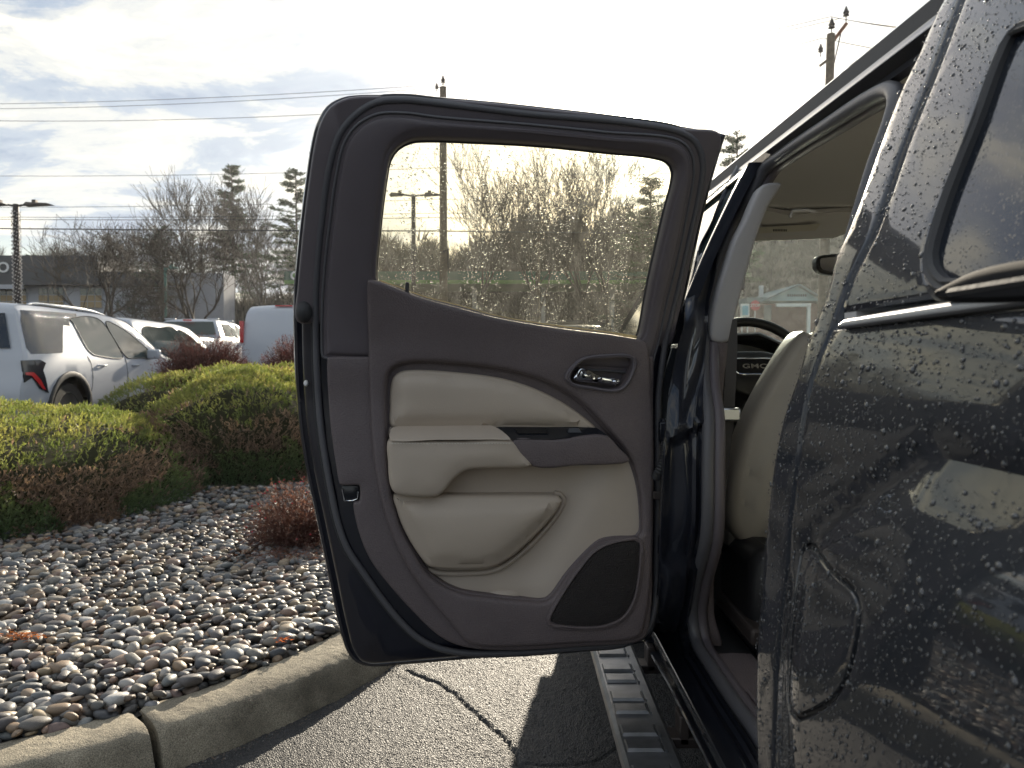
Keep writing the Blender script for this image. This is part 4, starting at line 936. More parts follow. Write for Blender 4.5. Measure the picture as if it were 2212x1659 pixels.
# running board with tread bars and brackets
mb = MB(); prof = [(.213, .392), (.213, .414), (.220, .421), (.316, .421), (.325, .414), (.325, .392)]
ys = [.35, 3.35]; mb.grid([[Vector((x, y, z)) for x, z in prof] for y in ys]); mb.f.append(tuple(range(6))); mb.f.append(tuple(range(11, 5, -1)))
rb = tpart('running_board', mb, 'tread', ang=30)
y = .50; i = 0
while y < 2.6:
    mb = MB(); mb.add([(.224, y, .4215), (.296, y, .4215), (.296, y+.050, .4215), (.224, y+.050, .4215), (.226, y+.004, .4275), (.291, y+.004, .4275), (.291, y+.040, .4270), (.226, y+.040, .4270)],
        [(0, 1, 5, 4), (1, 2, 6, 5), (2, 3, 7, 6), (3, 0, 4, 7), (4, 5, 6, 7)])
    mb.box((.299, y+.022, .4245), (.004, .05, .006))
    tpart('tread_bar', mb, 'tread', rb, ang=20); i += 1; y += .062 if i % 2 else .098
for y in (.9, 1.55, 1.92, 2.5):
    mb = MB(); mb.box((.40, y, .405), (.17, .05, .022)); mb.box((.35, y, .43), (.02, .05, .06)); tpart('step_bracket', mb, 'metal_dark', bevel=.003)
# ================================================================== GROUND
KC = (-2.41, 3.69)                     # centre of the kerb's curve
def gz(x, y): return .021*max(0.0, y-2.0)*min(1.0, max(0.0, (y-3.5)/5.0)) if y < 8.5 else .021*y-.042
CRK = [(878, 1448), (905, 1462), (935, 1472), (965, 1487), (990, 1507), (1012, 1530), (1040, 1553), (1068, 1578), (1095, 1598), (1110, 1622), (1118, 1648), (1150, 1672)]
crk = [ground_at(x, y) for x, y in CRK]
crk = cr([Vector((p.x, p.y)) for p in crk], False, .02); crk = [Vector((p.x+random.uniform(-.006, .006), p.y+random.uniform(-.006, .006))) for p in crk]
CRK2 = cr([Vector((p.x, p.y)) for p in [ground_at(x, y) for x, y in [(1118, 1648), (1200, 1652), (1290, 1640), (1350, 1600)]]], False, .02)
CA = np.array([(p.x, p.y) for p in crk]); CB = np.array([(p.x, p.y) for p in CRK2])
xs = np.concatenate([[-400, -200, -100, -60, -40, -25, -15, -8, -5, -3, -2, -1.6], np.arange(-1.35, .62, .0075), [.8, 1.2, 2, 3, 5, 8, 15, 25, 40, 60, 100, 200, 400]])
ys = np.concatenate([[-200, -60, -20, -8, -3, -1, 0, 1, 1.7], np.arange(2.02, 3.5, .0075), [3.7, 4, 4.5, 5, 5.5, 6, 6.5, 7, 7.5, 8, 8.5, 10, 14, 20, 30, 45, 70, 110, 180, 300, 600]])
XX, YY = np.meshgrid(xs, ys); PP = np.column_stack([XX.ravel(), YY.ravel()])
zg = np.array([gz(0, y) for y in ys]); ZZ = np.repeat(zg, len(xs))
near = (PP[:, 0] > -1.4) & (PP[:, 0] < .65) & (PP[:, 1] > 1.9) & (PP[:, 1] < 3.6)
def dpoly(P, A):
    D = np.full(len(P), 9.0)
    for i in range(len(A)-1):
        a, b = A[i], A[i+1]; ab = b-a; t = np.clip(((P-a)@ab)/(ab@ab), 0, 1); D = np.minimum(D, np.hypot(*(P-(a+t[:, None]*ab)).T))
    return D
Pn = PP[near]; d1 = dpoly(Pn, CA); d2 = dpoly(Pn, CB)
wv = .5+.5*np.sin(Pn[:, 0]*37+Pn[:, 1]*23)
zn = -.013*np.exp(-(d1/(.0032+.0022*wv))**2) + .003*np.exp(-((d1-.03)/.025)**2) - .008*np.exp(-(d2/.004)**2)
zn += .0022*(rng.random(len(Pn))-.5)*2
zn += .0025*np.sin(Pn[:, 0]*5+1)*np.cos(Pn[:, 1]*4)
ZZ[near] += zn
V = np.column_stack([PP, ZZ]); nx, ny = len(xs), len(ys)
ii, jj = np.meshgrid(np.arange(nx-1), np.arange(ny-1)); a = (jj*nx+ii).ravel(); F = np.column_stack([a, a+1, a+nx+1, a+nx])
tag(link('parking_lot', mesh_np(V, F, True), 'asphalt'), kind='structure')

# ---- planting bed inside the kerb
def arc(r, a0, a1, n): return [(KC[0]+r*math.cos(R(a)), KC[1]+r*math.sin(R(a))) for a in np.linspace(a0, a1, n)]
isl = arc(1.90, -90, 0, 30)+[(KC[0]+1.90, 9.0), (-.9, 11.5), (-4.9, 12.0), (-4.9, 8.4), (-9, 8.4), (-9, KC[1]-1.90)]
def bz(x, y): return .085+gz(x, y)+.02*math.sin(x*1.7)*math.cos(y*1.3)
nv, Ft, om, nb = cap([[Vector(p) for p in isl]], .25)
bed_ = tag(link('planting_bed', mesh_from([(p[0], p[1], bz(p[0], p[1])) for p in nv], [tuple(int(i) for i in t) for t in Ft]), 'soil'), kind='structure')
# ---- kerb: cast segments butted end to end with open joints
kerb = tag(link('kerb', None, None), kind='structure')
SEC = [(1.855, -.05), (1.855, .098), (1.865, .112), (1.885, .118), (1.99, .121), (2.02, .117), (2.045, .103), (2.055, .085), (2.10, -.015), (2.10, -.05)]
def kseg(a0, a1, n):
    mb = MB(); rows = []
    for i in range(n+1):
        a = R(a0+(a1-a0)*i/n); row = []
        for k, (r, z) in enumerate(SEC):
            e = .004*math.sin(a*60+k)+random.uniform(-.0022, .0022)
            if i in (0, n) and 2 <= k <= 7: z -= random.uniform(.002, .010)
            x, y = KC[0]+(r+e)*math.cos(a), KC[1]+(r+e)*math.sin(a); row.append(Vector((x, y, z+random.uniform(-.0015, .0015)+gz(x, y))))
        rows.append(row)
    mb.grid(rows); m_ = len(SEC); mb.f.append(tuple(range(m_-1, -1, -1))); mb.f.append(tuple(n*m_+k for k in range(m_)))
    return mb.build('kerb_stone', 'concrete', kerb, 60)
for a0, a1 in ((-90, -70), (-69.6, -48.05), (-47.4, -13.6), (-13.2, 0)): kseg(a0, a1, int((a1-a0)*2.2))
for y0 in (3.70, 5.2, 6.7):
    mb = MB(); rows = [[Vector((KC[0]+r+random.uniform(-.002, .002), y, z+gz(0, y)+random.uniform(-.001, .001))) for r, z in SEC] for y in np.linspace(y0, y0+1.488, 30)]
    mb.grid(rows); m_ = len(SEC); mb.f.append(tuple(range(m_-1, -1, -1))); mb.f.append(tuple(29*m_+k for k in range(m_))); mb.build('kerb_stone', 'concrete', kerb, 60)

# grit and dirt swept against the foot of the kerb
n = 2600; r_ = np.random.default_rng(4); th = np.radians(r_.uniform(-72, 5, n)); rr = 2.096+np.abs(r_.normal(size=n))*.022
Pg = np.column_stack([KC[0]+rr*np.cos(th), KC[1]+rr*np.sin(th), np.zeros(n)]); Pg[:, 2] = [gz(x, y) for x, y in Pg[:, :2]]
tet = np.array([(1, 0, -.3), (-.5, .87, -.3), (-.5, -.87, -.3), (0, 0, .8)]); sg_ = r_.uniform(.0015, .0045, n); an = r_.random(n)*6.28
Vg = np.empty((n, 4, 3)); 
for k in range(4): Vg[:, k, 0] = tet[k, 0]*np.cos(an)-tet[k, 1]*np.sin(an); Vg[:, k, 1] = tet[k, 0]*np.sin(an)+tet[k, 1]*np.cos(an); Vg[:, k, 2] = tet[k, 2]
Vg = Vg*sg_[:, None, None]+Pg[:, None, :]; Fg = (np.arange(n)[:, None, None]*4+np.array([(0, 1, 3), (1, 2, 3), (2, 0, 3)])[None]).reshape(-1, 3)
tag(link('gutter_grit', mesh_np(Vg.reshape(-1, 3), Fg, False, np.repeat(np.array(PEB)[r_.integers(0, len(PEB), n)]*.7, 4, 0)), 'pebble_mass'), kind='stuff')
# ---- river pebbles
def ico(sub, seed=None):
    bm = bmesh.new(); bmesh.ops.create_icosphere(bm, subdivisions=sub, radius=1); v = np.array([p.co[:] for p in bm.verts]); f = np.array([[q.index for q in p.verts] for p in bm.faces]); bm.free(); return v, f
def in_bed(x, y, m=0.0):
    r = math.hypot(x-KC[0], y-KC[1])
    if y < KC[1] and x > KC[0]: return r < 1.872-m
    return KC[1]-1.84 < y < 8.2 and x < KC[0]+1.84-m and x > -8
cands = []
for lay, (sp_, zoff) in enumerate(((.042, .0), (.052, .024))):
    y = 1.86; row = 0
    while y < 7.6:
        x = -4.4+(row % 2)*sp_/2
        while x < -.55:
            px_, py_ = x+random.uniform(-.35, .35)*sp_, y+random.uniform(-.35, .35)*sp_
            # under the hedges no stones are needed
            if in_bed(px_, py_) and not (px_ < -2.75-.0*py_ and py_ > 4.9) and not (px_ < -3.3 and py_ > 4.3):
                vis_ = px_/py_ > -.72
                if vis_: cands.append((px_, py_, zoff, sp_, lay))
            x += sp_
        y += sp_*.87*(1.0 if y < 4.6 else 1.35); row += 1
V2, F2 = ico(2); V1, F1 = ico(1)
def pebble_verts(base, a, seed):
    r_ = np.random.default_rng(seed); v = base.copy(); k = r_.normal(size=(3, 3))*1.6
    v = v*(1+.10*np.sin(v@k[0]*1.3+r_.random()*6)+.08*np.sin(v@k[1]+r_.random()*6))[:, None]
    if r_.random() < .5: v = np.sign(v)*np.abs(v)**.70
    v *= np.array([1.0, r_.uniform(.50, .88), r_.uniform(.32, .62)]); return v*a
shared = []
for s in range(14):
    v = pebble_verts(V2, .5, 100+s); me = mesh_np(v, F2, True); me.materials.append(M['pebble']); shared.append(me)
def rotm(rz, tilt, td):
    return (Matrix.Rotation(rz, 3, 'Z') @ Matrix.Rotation(tilt, 3, Vector((math.cos(td), math.sin(td), 0))))
infr = sorted(cands, key=lambda c: c[1] - (.6 if c[4] else 0))
vis_c = [c for c in infr if c[4] == 1 and -.66 < c[0]/c[1] and c[1] > 2.0][:298]
ids = set(id(c) for c in vis_c)
VV, FF, CC = [], [], []; off = 0
for c in cands:
    x, y, zo, sp_, lay = c
    size = random.choice([.036, .042, .048, .054, .062, .074]) * (1.25 if random.random() < .06 else 1)
    if lay == 0: size *= .92
    if y > 4.6: size *= 1.15
    rz, ti, td = random.uniform(0, 6.28), random.uniform(0, .45), random.uniform(0, 6.28); z = bz(x, y)+.012+zo+random.uniform(-.004, .006)
    z = min(z, bz(x, y)+.045)
    if id(c) in ids:
        o = link('pebble', random.choice(shared), None, bed_); o.location = (x, y, z); o.rotation_euler = rotm(rz, ti, td).to_euler(); o.scale = (size, size, size); continue
    hi = y < 4.3; v = pebble_verts(V2 if hi else V1, size*.5, random.randrange(1 << 30)); v = v@np.array(rotm(rz, ti, td)).T+np.array([x, y, z])
    VV.append(v); FF.append((F2 if hi else F1)+off); off += len(v)
    cc = np.array(random.choice(PEB))*random.uniform(.75, 1.25); CC.append(np.tile(cc, (len(v), 1)))
link('loose_pebbles', mesh_np(np.concatenate(VV), np.concatenate(FF), True, np.concatenate(CC)), 'pebble_mass', bed_, 'stuff')

# ================================================================== PLANTS
def blades(P, D, L_, W_, col, bend=0.0):
    """one triangle blade for each row"""
    n = len(P); s_ = np.cross(D, rng.normal(size=(n, 3))); s_ /= np.linalg.norm(s_, axis=1, keepdims=True)+1e-9
    V = np.empty((n, 3, 3)); V[:, 0] = P-s_*W_[:, None]*.5; V[:, 1] = P+s_*W_[:, None]*.5; V[:, 2] = P+D*L_[:, None]
    return V.reshape(-1, 3), np.arange(n*3).reshape(-1, 3), np.repeat(col, 3, 0)
def norm(a): return a/(np.linalg.norm(a, axis=-1, keepdims=True)+1e-9)
def vnoise(P, s, seed=0):
    r_ = np.random.default_rng(seed); o = np.zeros(len(P))
    for k in range(6):
        w = r_.normal(size=3)*s*(1+k*.5); o += np.sin(P@w+r_.random()*6.28)/(1+k*.4)
    return o/2.2
def juniper(name, label, cx_, cy_, rx, ry, h, nt_, lumps, seed, green=(.17, .205, .055), cat='shrub', brown=.5):
    """a mound of upright sprays; lumps=[(x,y,r,h)] add swells"""
    r_ = np.random.default_rng(seed)
    t = thing(name, label, cat, (cx_, cy_, bz(cx_, cy_)), group='low clipped evergreen shrubs in the kerbed bed')
    def H(x, y):
        q = (np.abs(x/rx)**2.6+np.abs(y/ry)**2.6); z = h*np.clip(1-q, 0, 1)**.40
        for lx, ly, lr, lh in lumps: z = z+lh*np.exp(-((x-lx)**2+(y-ly)**2)/lr**2)*np.clip(1-q, 0, 1)**.3
        return z*(1+.05*np.sin(x*5+seed)*np.cos(y*4.3+seed))
    n = nt_; rr = r_.random(n)**.5; 
    # more points near the rim, whose side is steep
    rr = np.where(r_.random(n) < .66, 1-(r_.random(n)**1.6)*.14, rr); th = r_.random(n)*2*np.pi
    ce, se = np.cos(th), np.sin(th); ex = np.sign(ce)*np.abs(ce)**(2/2.6); ey = np.sign(se)*np.abs(se)**(2/2.6)
    x = rx*ex*rr; y = ry*ey*rr; z = H(x, y)
    side = rr > .86
    z = np.where(side & (r_.random(n) < .85), z*r_.random(n)**.9, z)
    P = np.column_stack([x, y, np.maximum(z, .02)])
    e = .02; nx_ = -(H(x+e, y)-H(x-e, y))/(2*e); ny_ = -(H(x, y+e)-H(x, y-e))/(2*e)
    nn = norm(np.column_stack([np.clip(nx_, -3, 3), np.clip(ny_, -3, 3), np.ones(n)]))
    nn[side] = norm(np.column_stack([ex[side]/rx, ey[side]/ry, np.full(side.sum(), .35)]))
    P = P + nn*(vnoise(P, 5, seed)*.030+vnoise(P, 13, seed+3)*.030+r_.normal(size=n)*.012)[:, None]
    up = norm(nn*.62+np.array([0, 0, .34])+r_.normal(size=(n, 3))*.42)
    # colour: fresh yellow-green on top, blue-green low, dead brown patches on the flanks
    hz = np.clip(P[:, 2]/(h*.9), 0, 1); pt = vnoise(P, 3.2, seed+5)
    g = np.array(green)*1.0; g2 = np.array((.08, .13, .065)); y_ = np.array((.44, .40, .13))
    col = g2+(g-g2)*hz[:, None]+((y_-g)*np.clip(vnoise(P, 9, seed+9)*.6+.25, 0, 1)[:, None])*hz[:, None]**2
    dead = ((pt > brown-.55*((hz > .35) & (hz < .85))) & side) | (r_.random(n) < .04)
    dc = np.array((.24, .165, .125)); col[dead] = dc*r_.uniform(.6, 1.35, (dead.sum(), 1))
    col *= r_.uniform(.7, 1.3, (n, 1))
    # each spray: a spine with side blades
    VV, FF, CC = [], [], []; off = 0
    m = 7; sl_n = r_.uniform(.024, .052, n)
    for k in range(m):
        f = k/(m-1); pos = P+up*(sl_n*f*.8)[:, None]; d = norm(up*(.5+.6*f)+r_.normal(size=(n, 3))*(.42*(1-f*.6)))
        v, fc, cc = blades(pos, d, sl_n*(.62-.2*f), sl_n*.20, col*(.8+.35*f)); VV.append(v); FF.append(fc+off); CC.append(cc); off += len(v)
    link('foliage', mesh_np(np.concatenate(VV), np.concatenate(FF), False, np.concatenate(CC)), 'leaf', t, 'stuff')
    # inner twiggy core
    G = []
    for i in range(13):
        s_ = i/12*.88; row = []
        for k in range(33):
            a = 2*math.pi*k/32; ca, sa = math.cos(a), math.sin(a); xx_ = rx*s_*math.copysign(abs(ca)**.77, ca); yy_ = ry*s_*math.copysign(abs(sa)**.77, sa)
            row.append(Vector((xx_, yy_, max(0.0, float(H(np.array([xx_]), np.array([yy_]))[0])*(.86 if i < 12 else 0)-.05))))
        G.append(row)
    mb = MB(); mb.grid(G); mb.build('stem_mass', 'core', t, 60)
    return t
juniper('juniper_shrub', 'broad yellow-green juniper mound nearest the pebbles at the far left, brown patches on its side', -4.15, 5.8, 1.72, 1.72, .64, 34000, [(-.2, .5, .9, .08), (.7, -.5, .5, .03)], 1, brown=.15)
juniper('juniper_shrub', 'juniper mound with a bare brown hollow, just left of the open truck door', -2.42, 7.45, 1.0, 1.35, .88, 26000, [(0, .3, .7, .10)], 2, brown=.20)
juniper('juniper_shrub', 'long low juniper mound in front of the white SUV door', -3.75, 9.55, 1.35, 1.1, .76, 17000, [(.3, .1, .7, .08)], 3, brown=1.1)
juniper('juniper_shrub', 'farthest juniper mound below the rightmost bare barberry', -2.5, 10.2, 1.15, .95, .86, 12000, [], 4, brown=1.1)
def twig_bush(name, label, x0, y0, rad, h, n, colw, coll, seed, group=None, leaf=8, lw=.012, tw=.0035, droop=.25, cat='shrub'):
    r_ = np.random.default_rng(seed); t = thing(name, label, cat, (x0, y0, bz(x0, y0)), group=group)
    VV, FF, CC = [], [], []; off = 0; LV = []; LD = []
    th = r_.random(n)*2*np.pi; ph = np.arccos(r_.random(n)*.97); 
    tip = np.column_stack([np.sin(ph)*np.cos(th)*rad, np.sin(ph)*np.sin(th)*rad, np.cos(ph)*h])*(r_.uniform(.72, 1.04, n)**.7)[:, None]
    tip[:, 2] = np.maximum(tip[:, 2], .05*h)
    root = np.column_stack([r_.normal(size=n)*rad*.10, r_.normal(size=n)*rad*.10, np.zeros(n)])
    mid = root*.4+tip*.5+np.column_stack([r_.normal(size=(n, 2))*rad*.10, np.full(n, h*droop*.5)])
    K = 5; pts = []
    for k in range(K+1):
        s = k/K; pts.append(root*(1-s)**2+mid*2*s*(1-s)+tip*s*s+r_.normal(size=(n, 3))*rad*.018)
    for k in range(K):
        a, b = pts[k], pts[k+1]; d = norm(b-a); s1 = norm(np.cross(d, r_.normal(size=(n, 3)))); s2 = np.cross(d, s1)
        w0, w1 = tw*(1-k/K*.6), tw*(1-(k+1)/K*.6)
        Vv = np.empty((n, 6, 3))
        for j in range(3):
            aa = 2*math.pi*j/3; dirv = s1*math.cos(aa)+s2*math.sin(aa); Vv[:, j] = a+dirv*w0; Vv[:, 3+j] = b+dirv*w1
        base = np.arange(n)[:, None]*6; fc = np.concatenate([np.concatenate([base+j, base+(j+1) % 3, base+3+(j+1) % 3, base+3+j], 1) for j in range(3)])
        VV.append(Vv.reshape(-1, 3)); FF.append(fc+off); off += n*6; CC.append(np.repeat(np.array(colw)*r_.uniform(.6, 1.4, (n, 1)), 6, 0))
        if k >= 1: LV.append(a+(b-a)*r_.random((n, 1))); LD.append(d)
    link('stems', mesh_np(np.concatenate(VV), np.concatenate(FF), False, np.concatenate(CC)), 'leaf', t, 'stuff')
    LV = np.concatenate(LV); LD = np.concatenate(LD); LV = np.repeat(LV, leaf, 0)+r_.normal(size=(len(LV)*leaf, 3))*rad*.035; LD = np.repeat(LD, leaf, 0)
    D = norm(LD+r_.normal(size=LD.shape)*.8); m_ = len(D)
    v, f, c = blades(LV, D, r_.uniform(.7, 1.6, m_)*lw*2, r_.uniform(.6, 1.2, m_)*lw*.6, np.array(coll)*r_.uniform(.5, 1.6, (m_, 1)))
    link('foliage', mesh_np(v, f, False, c), 'leaf', t, 'stuff'); return t
twig_bush('barberry_bush', 'round leafless dark red barberry in front of the white pickup', -4.45, 11.1, .86, 1.36, 3400, (.10, .036, .033), (.13, .045, .042), 11, 'winter barberries behind the junipers', 9, .014, .0042)
twig_bush('barberry_bush', 'leafless dark red barberry below the white van', -3.15, 11.4, .82, 1.34, 3000, (.10, .036, .033), (.13, .045, .042), 12, 'winter barberries behind the junipers', 9, .014, .0042)
nd = twig_bush('dwarf_bush', 'small reddish twiggy bush with red berries, in the pebbles beside the door', -1.24, 4.45, .36, .44, 520, (.12, .050, .040), (.13, .062, .050), 13, None, 5, .009, .0022, .5)
mb = MB()
vb_, fb_ = ico(1)
for i in range(46):
    a, ph = random.uniform(0, 6.28), random.uniform(.2, 1.4); p = Vector((math.sin(ph)*math.cos(a)*.36, math.sin(ph)*math.sin(a)*.36, math.cos(ph)*.42)); mb.add([tuple(p+Vector(q)*.005) for q in vb_], [tuple(f) for f in fb_])
o = mb.build('berries', mat('red_berry', (.5, .02, .03), .3), nd); o['kind'] = 'stuff'
# dead juniper sprigs and leaf litter on the stones
def litter(name, label, x, y, n, seed, col, rad, cat='fallen twig', g='fallen rust-brown sprigs on the pebbles'):
    r_ = np.random.default_rng(seed); P = np.column_stack([r_.normal(size=(n, 2))*rad*np.array([1, .45]), r_.random(n)*.012]); D = norm(np.column_stack([r_.normal(size=(n, 2)), r_.normal(size=n)*.25]))
    v, f, c = blades(P, D, r_.uniform(.012, .03, n), r_.uniform(.003, .006, n), np.array(col)*r_.uniform(.6, 1.5, (n, 1)))
    o = link(name, mesh_np(v, f, False, c), 'leaf'); o.location = (x, y, bz(x, y)+.060); tag(o, kind='stuff')
q = ground_at(55, 1385, .13); litter('fallen_sprig', 'rust-brown dead sprig lying on the pebbles at the left edge', q.x, q.y, 160, 1, (.28, .095, .035), .045)
q = ground_at(612, 1405, .13); litter('fallen_sprig', 'tiny orange-brown leaf scrap on the pebbles by the kerb', q.x, q.y, 26, 2, (.40, .11, .035), .014)
q = ground_at(95, 1180, .13); litter('fallen_sprig', 'brown dead leaves under the edge of the left juniper', q.x, q.y, 60, 3, (.20, .08, .035), .06)
q = ground_at(600, 1205, .13); litter('fallen_sprig', 'brown leaf litter heaped round the small red bush', q.x, q.y, 420, 4, (.15, .06, .035), .13)

# ---- bare trees
def tree_skel(seed, H, trunk_h, r0, spread=.55, levels=5, kids=(4, 4, 4, 3, 2), curve=.16):
    rd_ = random.Random(seed); segs = []
    def grow(p, d, L_, r, lev):
        n = 4 if lev < 2 else 3; pts = [p]; rs = [r]
        for i in range(n):
            d = (d+Vector((rd_.gauss(0, curve), rd_.gauss(0, curve), rd_.gauss(0, curve)*.5+(.06 if lev else .0)))).normalized(); p = p+d*(L_/n); r2 = r*(1-.16 if lev < levels-1 else 1-.22); pts.append(p); rs.append(r2); r = r2
        for i in range(n): segs.append((pts[i], pts[i+1], rs[i], rs[i+1], lev))
        if lev >= levels-1: return
        k = kids[lev]
        for i in range(k+(rd_.random() < .5)):
            f = rd_.uniform(.45 if lev else .62, 1.0) if i else 1.0; j = min(n-1, int(f*n)); q = pts[j].lerp(pts[j+1], f*n-j) if j < n else pts[-1]
            ax = Vector((rd_.gauss(0, 1), rd_.gauss(0, 1), rd_.gauss(0, .5))).normalized(); nd_ = (d+ax*spread*rd_.uniform(.7, 1.4)+Vector((0, 0, .12))).normalized()
            grow(q, nd_, L_*rd_.uniform(.58, .80), rs[j]*rd_.uniform(.5, .68), lev+1)
    grow(Vector((0, 0, 0)), Vector((0, 0, 1)), trunk_h, r0, 0)
    mx = max(s[1].z for s in segs); k = H/mx
    return [(a*k, b*k, ra, rb, l) for a, b, ra, rb, l in segs]
def skel_mesh(segs, lv, nside=4, rmin=.004):
    s = [q for q in segs if q[4] in lv]; n = len(s); A = np.array([q[0][:] for q in s]); B = np.array([q[1][:] for q in s]); ra = np.maximum([q[2] for q in s], rmin); rb = np.maximum([q[3] for q in s], rmin)
    d = norm(B-A); ref = np.where(np.abs(d[:, 2:3]) > .9, np.array([[1., 0, 0]]), np.array([[0, 0, 1.]])); s1 = norm(np.cross(d, ref)); s2 = np.cross(d, s1)
    V = np.empty((n, 2*nside, 3))
    for j in range(nside):
        a = 2*math.pi*j/nside; dv = s1*math.cos(a)+s2*math.sin(a); V[:, j] = A+dv*ra[:, None]; V[:, nside+j] = B+d*rb[:, None]*.3+dv*rb[:, None]
    base = np.arange(n)[:, None]*2*nside; F = np.concatenate([np.concatenate([base+j, base+(j+1) % nside, base+nside+(j+1) % nside, base+nside+j], 1) for j in range(nside)])
    return mesh_np(V.reshape(-1, 3), F, True)
VAR = []
def variant(seed, H, th, r0, spread, levels, kids, curve=.16, rmin=.006, nm='bark'):
    sg = tree_skel(seed, H, th, r0, spread, levels, kids, curve); a = skel_mesh(sg, (0, 1), 7, .01); b = skel_mesh(sg, tuple(range(2, levels)), 3, rmin)
    a.materials.append(M[nm]); b.materials.append(M[nm]); return a, b
VAR.append(variant(3, 7.2, 2.0, .16, .85, 6, (6, 4, 4, 3, 3), .20, .007))    # 0 rounded lot tree
VAR.append(variant(8, 5.6, 1.7, .11, .80, 6, (5, 4, 4, 3, 2), .20, .007))    # 1 smaller
VAR.append(variant(21, 17, 6.5, .26, .45, 6, (4, 4, 3, 3, 3), .12, .014))    # 2 tall
VAR.append(variant(34, 15, 5.0, .22, .55, 6, (4, 4, 4, 3, 2), .14, .014))    # 3 tall
VAR.append(variant(55, 16, 5.5, .24, .40, 6, (5, 4, 3, 3, 2), .12, .014))    # 4
def bare_tree(label, x, y, v, s, rz, group=None, name='bare_tree', z=None):
    t = thing(name, label, 'tree', (x, y, gz(x, y)-.05 if z is None else z), rz, group)
    a = link('trunk', VAR[v][0], None, t); b = link('crown', VAR[v][1], None, t); a.scale = b.scale = (s, s, s); return t
bare_tree('wide bare tree in front of the dark dealership fascia', at(185, 660, 34).x, 34, 0, 1.05, .4)
bare_tree('small bare tree beside the green lamp post', at(378, 690, 30).x, 30, 1, .78, 2.0)
bare_tree('wide brownish bare tree right of the white building end', at(466, 660, 33).x, 33, 0, 1.02, 2.6)
bare_tree('slim tall bare tree left of the tall spruce', at(440, 500, 70).x, 70, 2, 1.15, 1.1)
bare_tree('tall bare tree right of the tall spruce, by the truck door', at(600, 500, 72).x, 72, 3, 1.15, .3)
bare_tree('tall forked bare tree seen through the door window beside the wooden pole', at(1030, 500, 48).x, 48, 2, .82, 4.0)
bare_tree('bare tree in the middle of the door window', at(1170, 500, 46).x, 46, 3, .86, 5.1)
bare_tree('bare tree right of the middle of the door window', at(1268, 500, 44).x, 44, 4, .84, .9)
bare_tree('bare tree near the right side of the door window', at(1330, 500, 50).x, 50, 2, .95, 2.2)
LAB = 'leafless tree in the row closing the view behind the parking lot'
r0_ = random.Random(5)
for i in range(52):
    x = -74+i*3.0+r0_.uniform(-1, 1); y = 92+r0_.uniform(-8, 14); v = r0_.choice([2, 3, 4]); s = r0_.uniform(.80, 1.05)
    bare_tree(LAB, x, y, v, s*(1.15 if 0 < x < 40 else 1), r0_.uniform(0, 6.28), 'bare trees in the far row')
# trees to the left, out of frame, mirrored in the paint and in the cap window
for k, (x, y) in enumerate([(-20, 13), (-26, 6), (-22, -3), (-30, 18)]): bare_tree('bare tree at the left of the lot, beyond the parked SUV', x, y, (0, 3, 4, 2)[k], (1.1, .7, .75, .8)[k], k*1.3, 'bare trees left of the lot')
# ---- conifers
def conifer(name, label, x, y, H, W, seed, col=(.030, .050, .026), start=.25, group=None, nb=76, dens=30):
    r_ = np.random.default_rng(seed); t = thing(name, label, 'tree', (x, y, gz(x, y)), group=group)
    mb = MB(); mb.tube([(0, 0, 0), (0.05, 0, H*.5), (0, 0, H)], [H*.014, H*.009, .03], 7); mb.build('trunk', 'bark', t, 80)
    VV, FF, CC = [], [], []; off = 0
    tw = MB()
    for i in range(nb):
        f = (i/nb)**.9; z = H*(start+(1-start)*f); L_ = W*(1-f)**.6*(.45+.55*math.sin(min(1, f*2.2+.35)*math.pi/2))*r_.uniform(.5, 1.15)+.25; a = r_.random()*6.283
        rise = .25*f+.02-.14*(1-f); d = np.array([math.cos(a), math.sin(a), rise]); k = int(dens*(L_/W+.25)); s = r_.random(k)**.7
        P = np.array([0, 0, z])+d*(s*L_)[:, None]; P[:, 2] += -.10*L_*s**1.5+.14*L_*s**3; P += r_.normal(size=(k, 3))*np.array([.10, .10, .025])*L_*.8
        P = np.repeat(P, 5, 0)+r_.normal(size=(k*5, 3))*np.array([.12, .12, .05]); D = norm(np.tile(d, (k*5, 1))+r_.normal(size=(k*5, 3))*.55); n = k*5
        v, fc, c = blades(P, D, r_.uniform(.25, .5, n)*H/22, r_.uniform(.05, .10, n)*H/22*1.6, np.array(col)*r_.uniform(.5, 1.6, (n, 1))); VV.append(v); FF.append(fc+off); CC.append(c); off += len(v)
        tw.tube([(0, 0, z), tuple(np.array([0, 0, z])+d*L_*.85)], [.05, .015], 3, False)
    tw.build('branches', 'bark', t)
    link('needles', mesh_np(np.concatenate(VV), np.concatenate(FF), False, np.concatenate(CC)), 'leaf', t, 'stuff')
conifer('spruce_tree', 'tall dark spruce with open layered boughs against the sky', at(502, 500, 80).x, 80, 19.9, 2.7, 5, start=.42)
conifer('spruce_tree', 'tall spruce whose boughs show just past the door edge', at(640, 500, 76).x, 76, 18.6, 3.4, 6, start=.38)
conifer('pine_tree', 'low bushy pine between the dealership trees', at(350, 560, 55).x, 55, 9.6, 3.0, 7, start=.25, nb=70)
conifer('pine_tree', 'dark pine at the right end of the door window view', at(1405, 500, 52).x, 52, 12.5, 3.4, 8, start=.05, nb=120)
conifer('pine_tree', 'pine top showing between the door and the cab roof', at(1592, 330, 45).x, 45, 13.5, 2.2, 9, start=.35, nb=70)
cr_ = random.Random(9)
for i in range(12):
    x = -60+i*9.5+cr_.uniform(-3, 3); conifer('evergreen_tree', 'dark evergreen standing in the far row of trees', x, 96+cr_.uniform(-4, 8), cr_.uniform(12, 17), 3.8, 40+i, group='evergreens in the far row', start=.05, nb=60, dens=26)
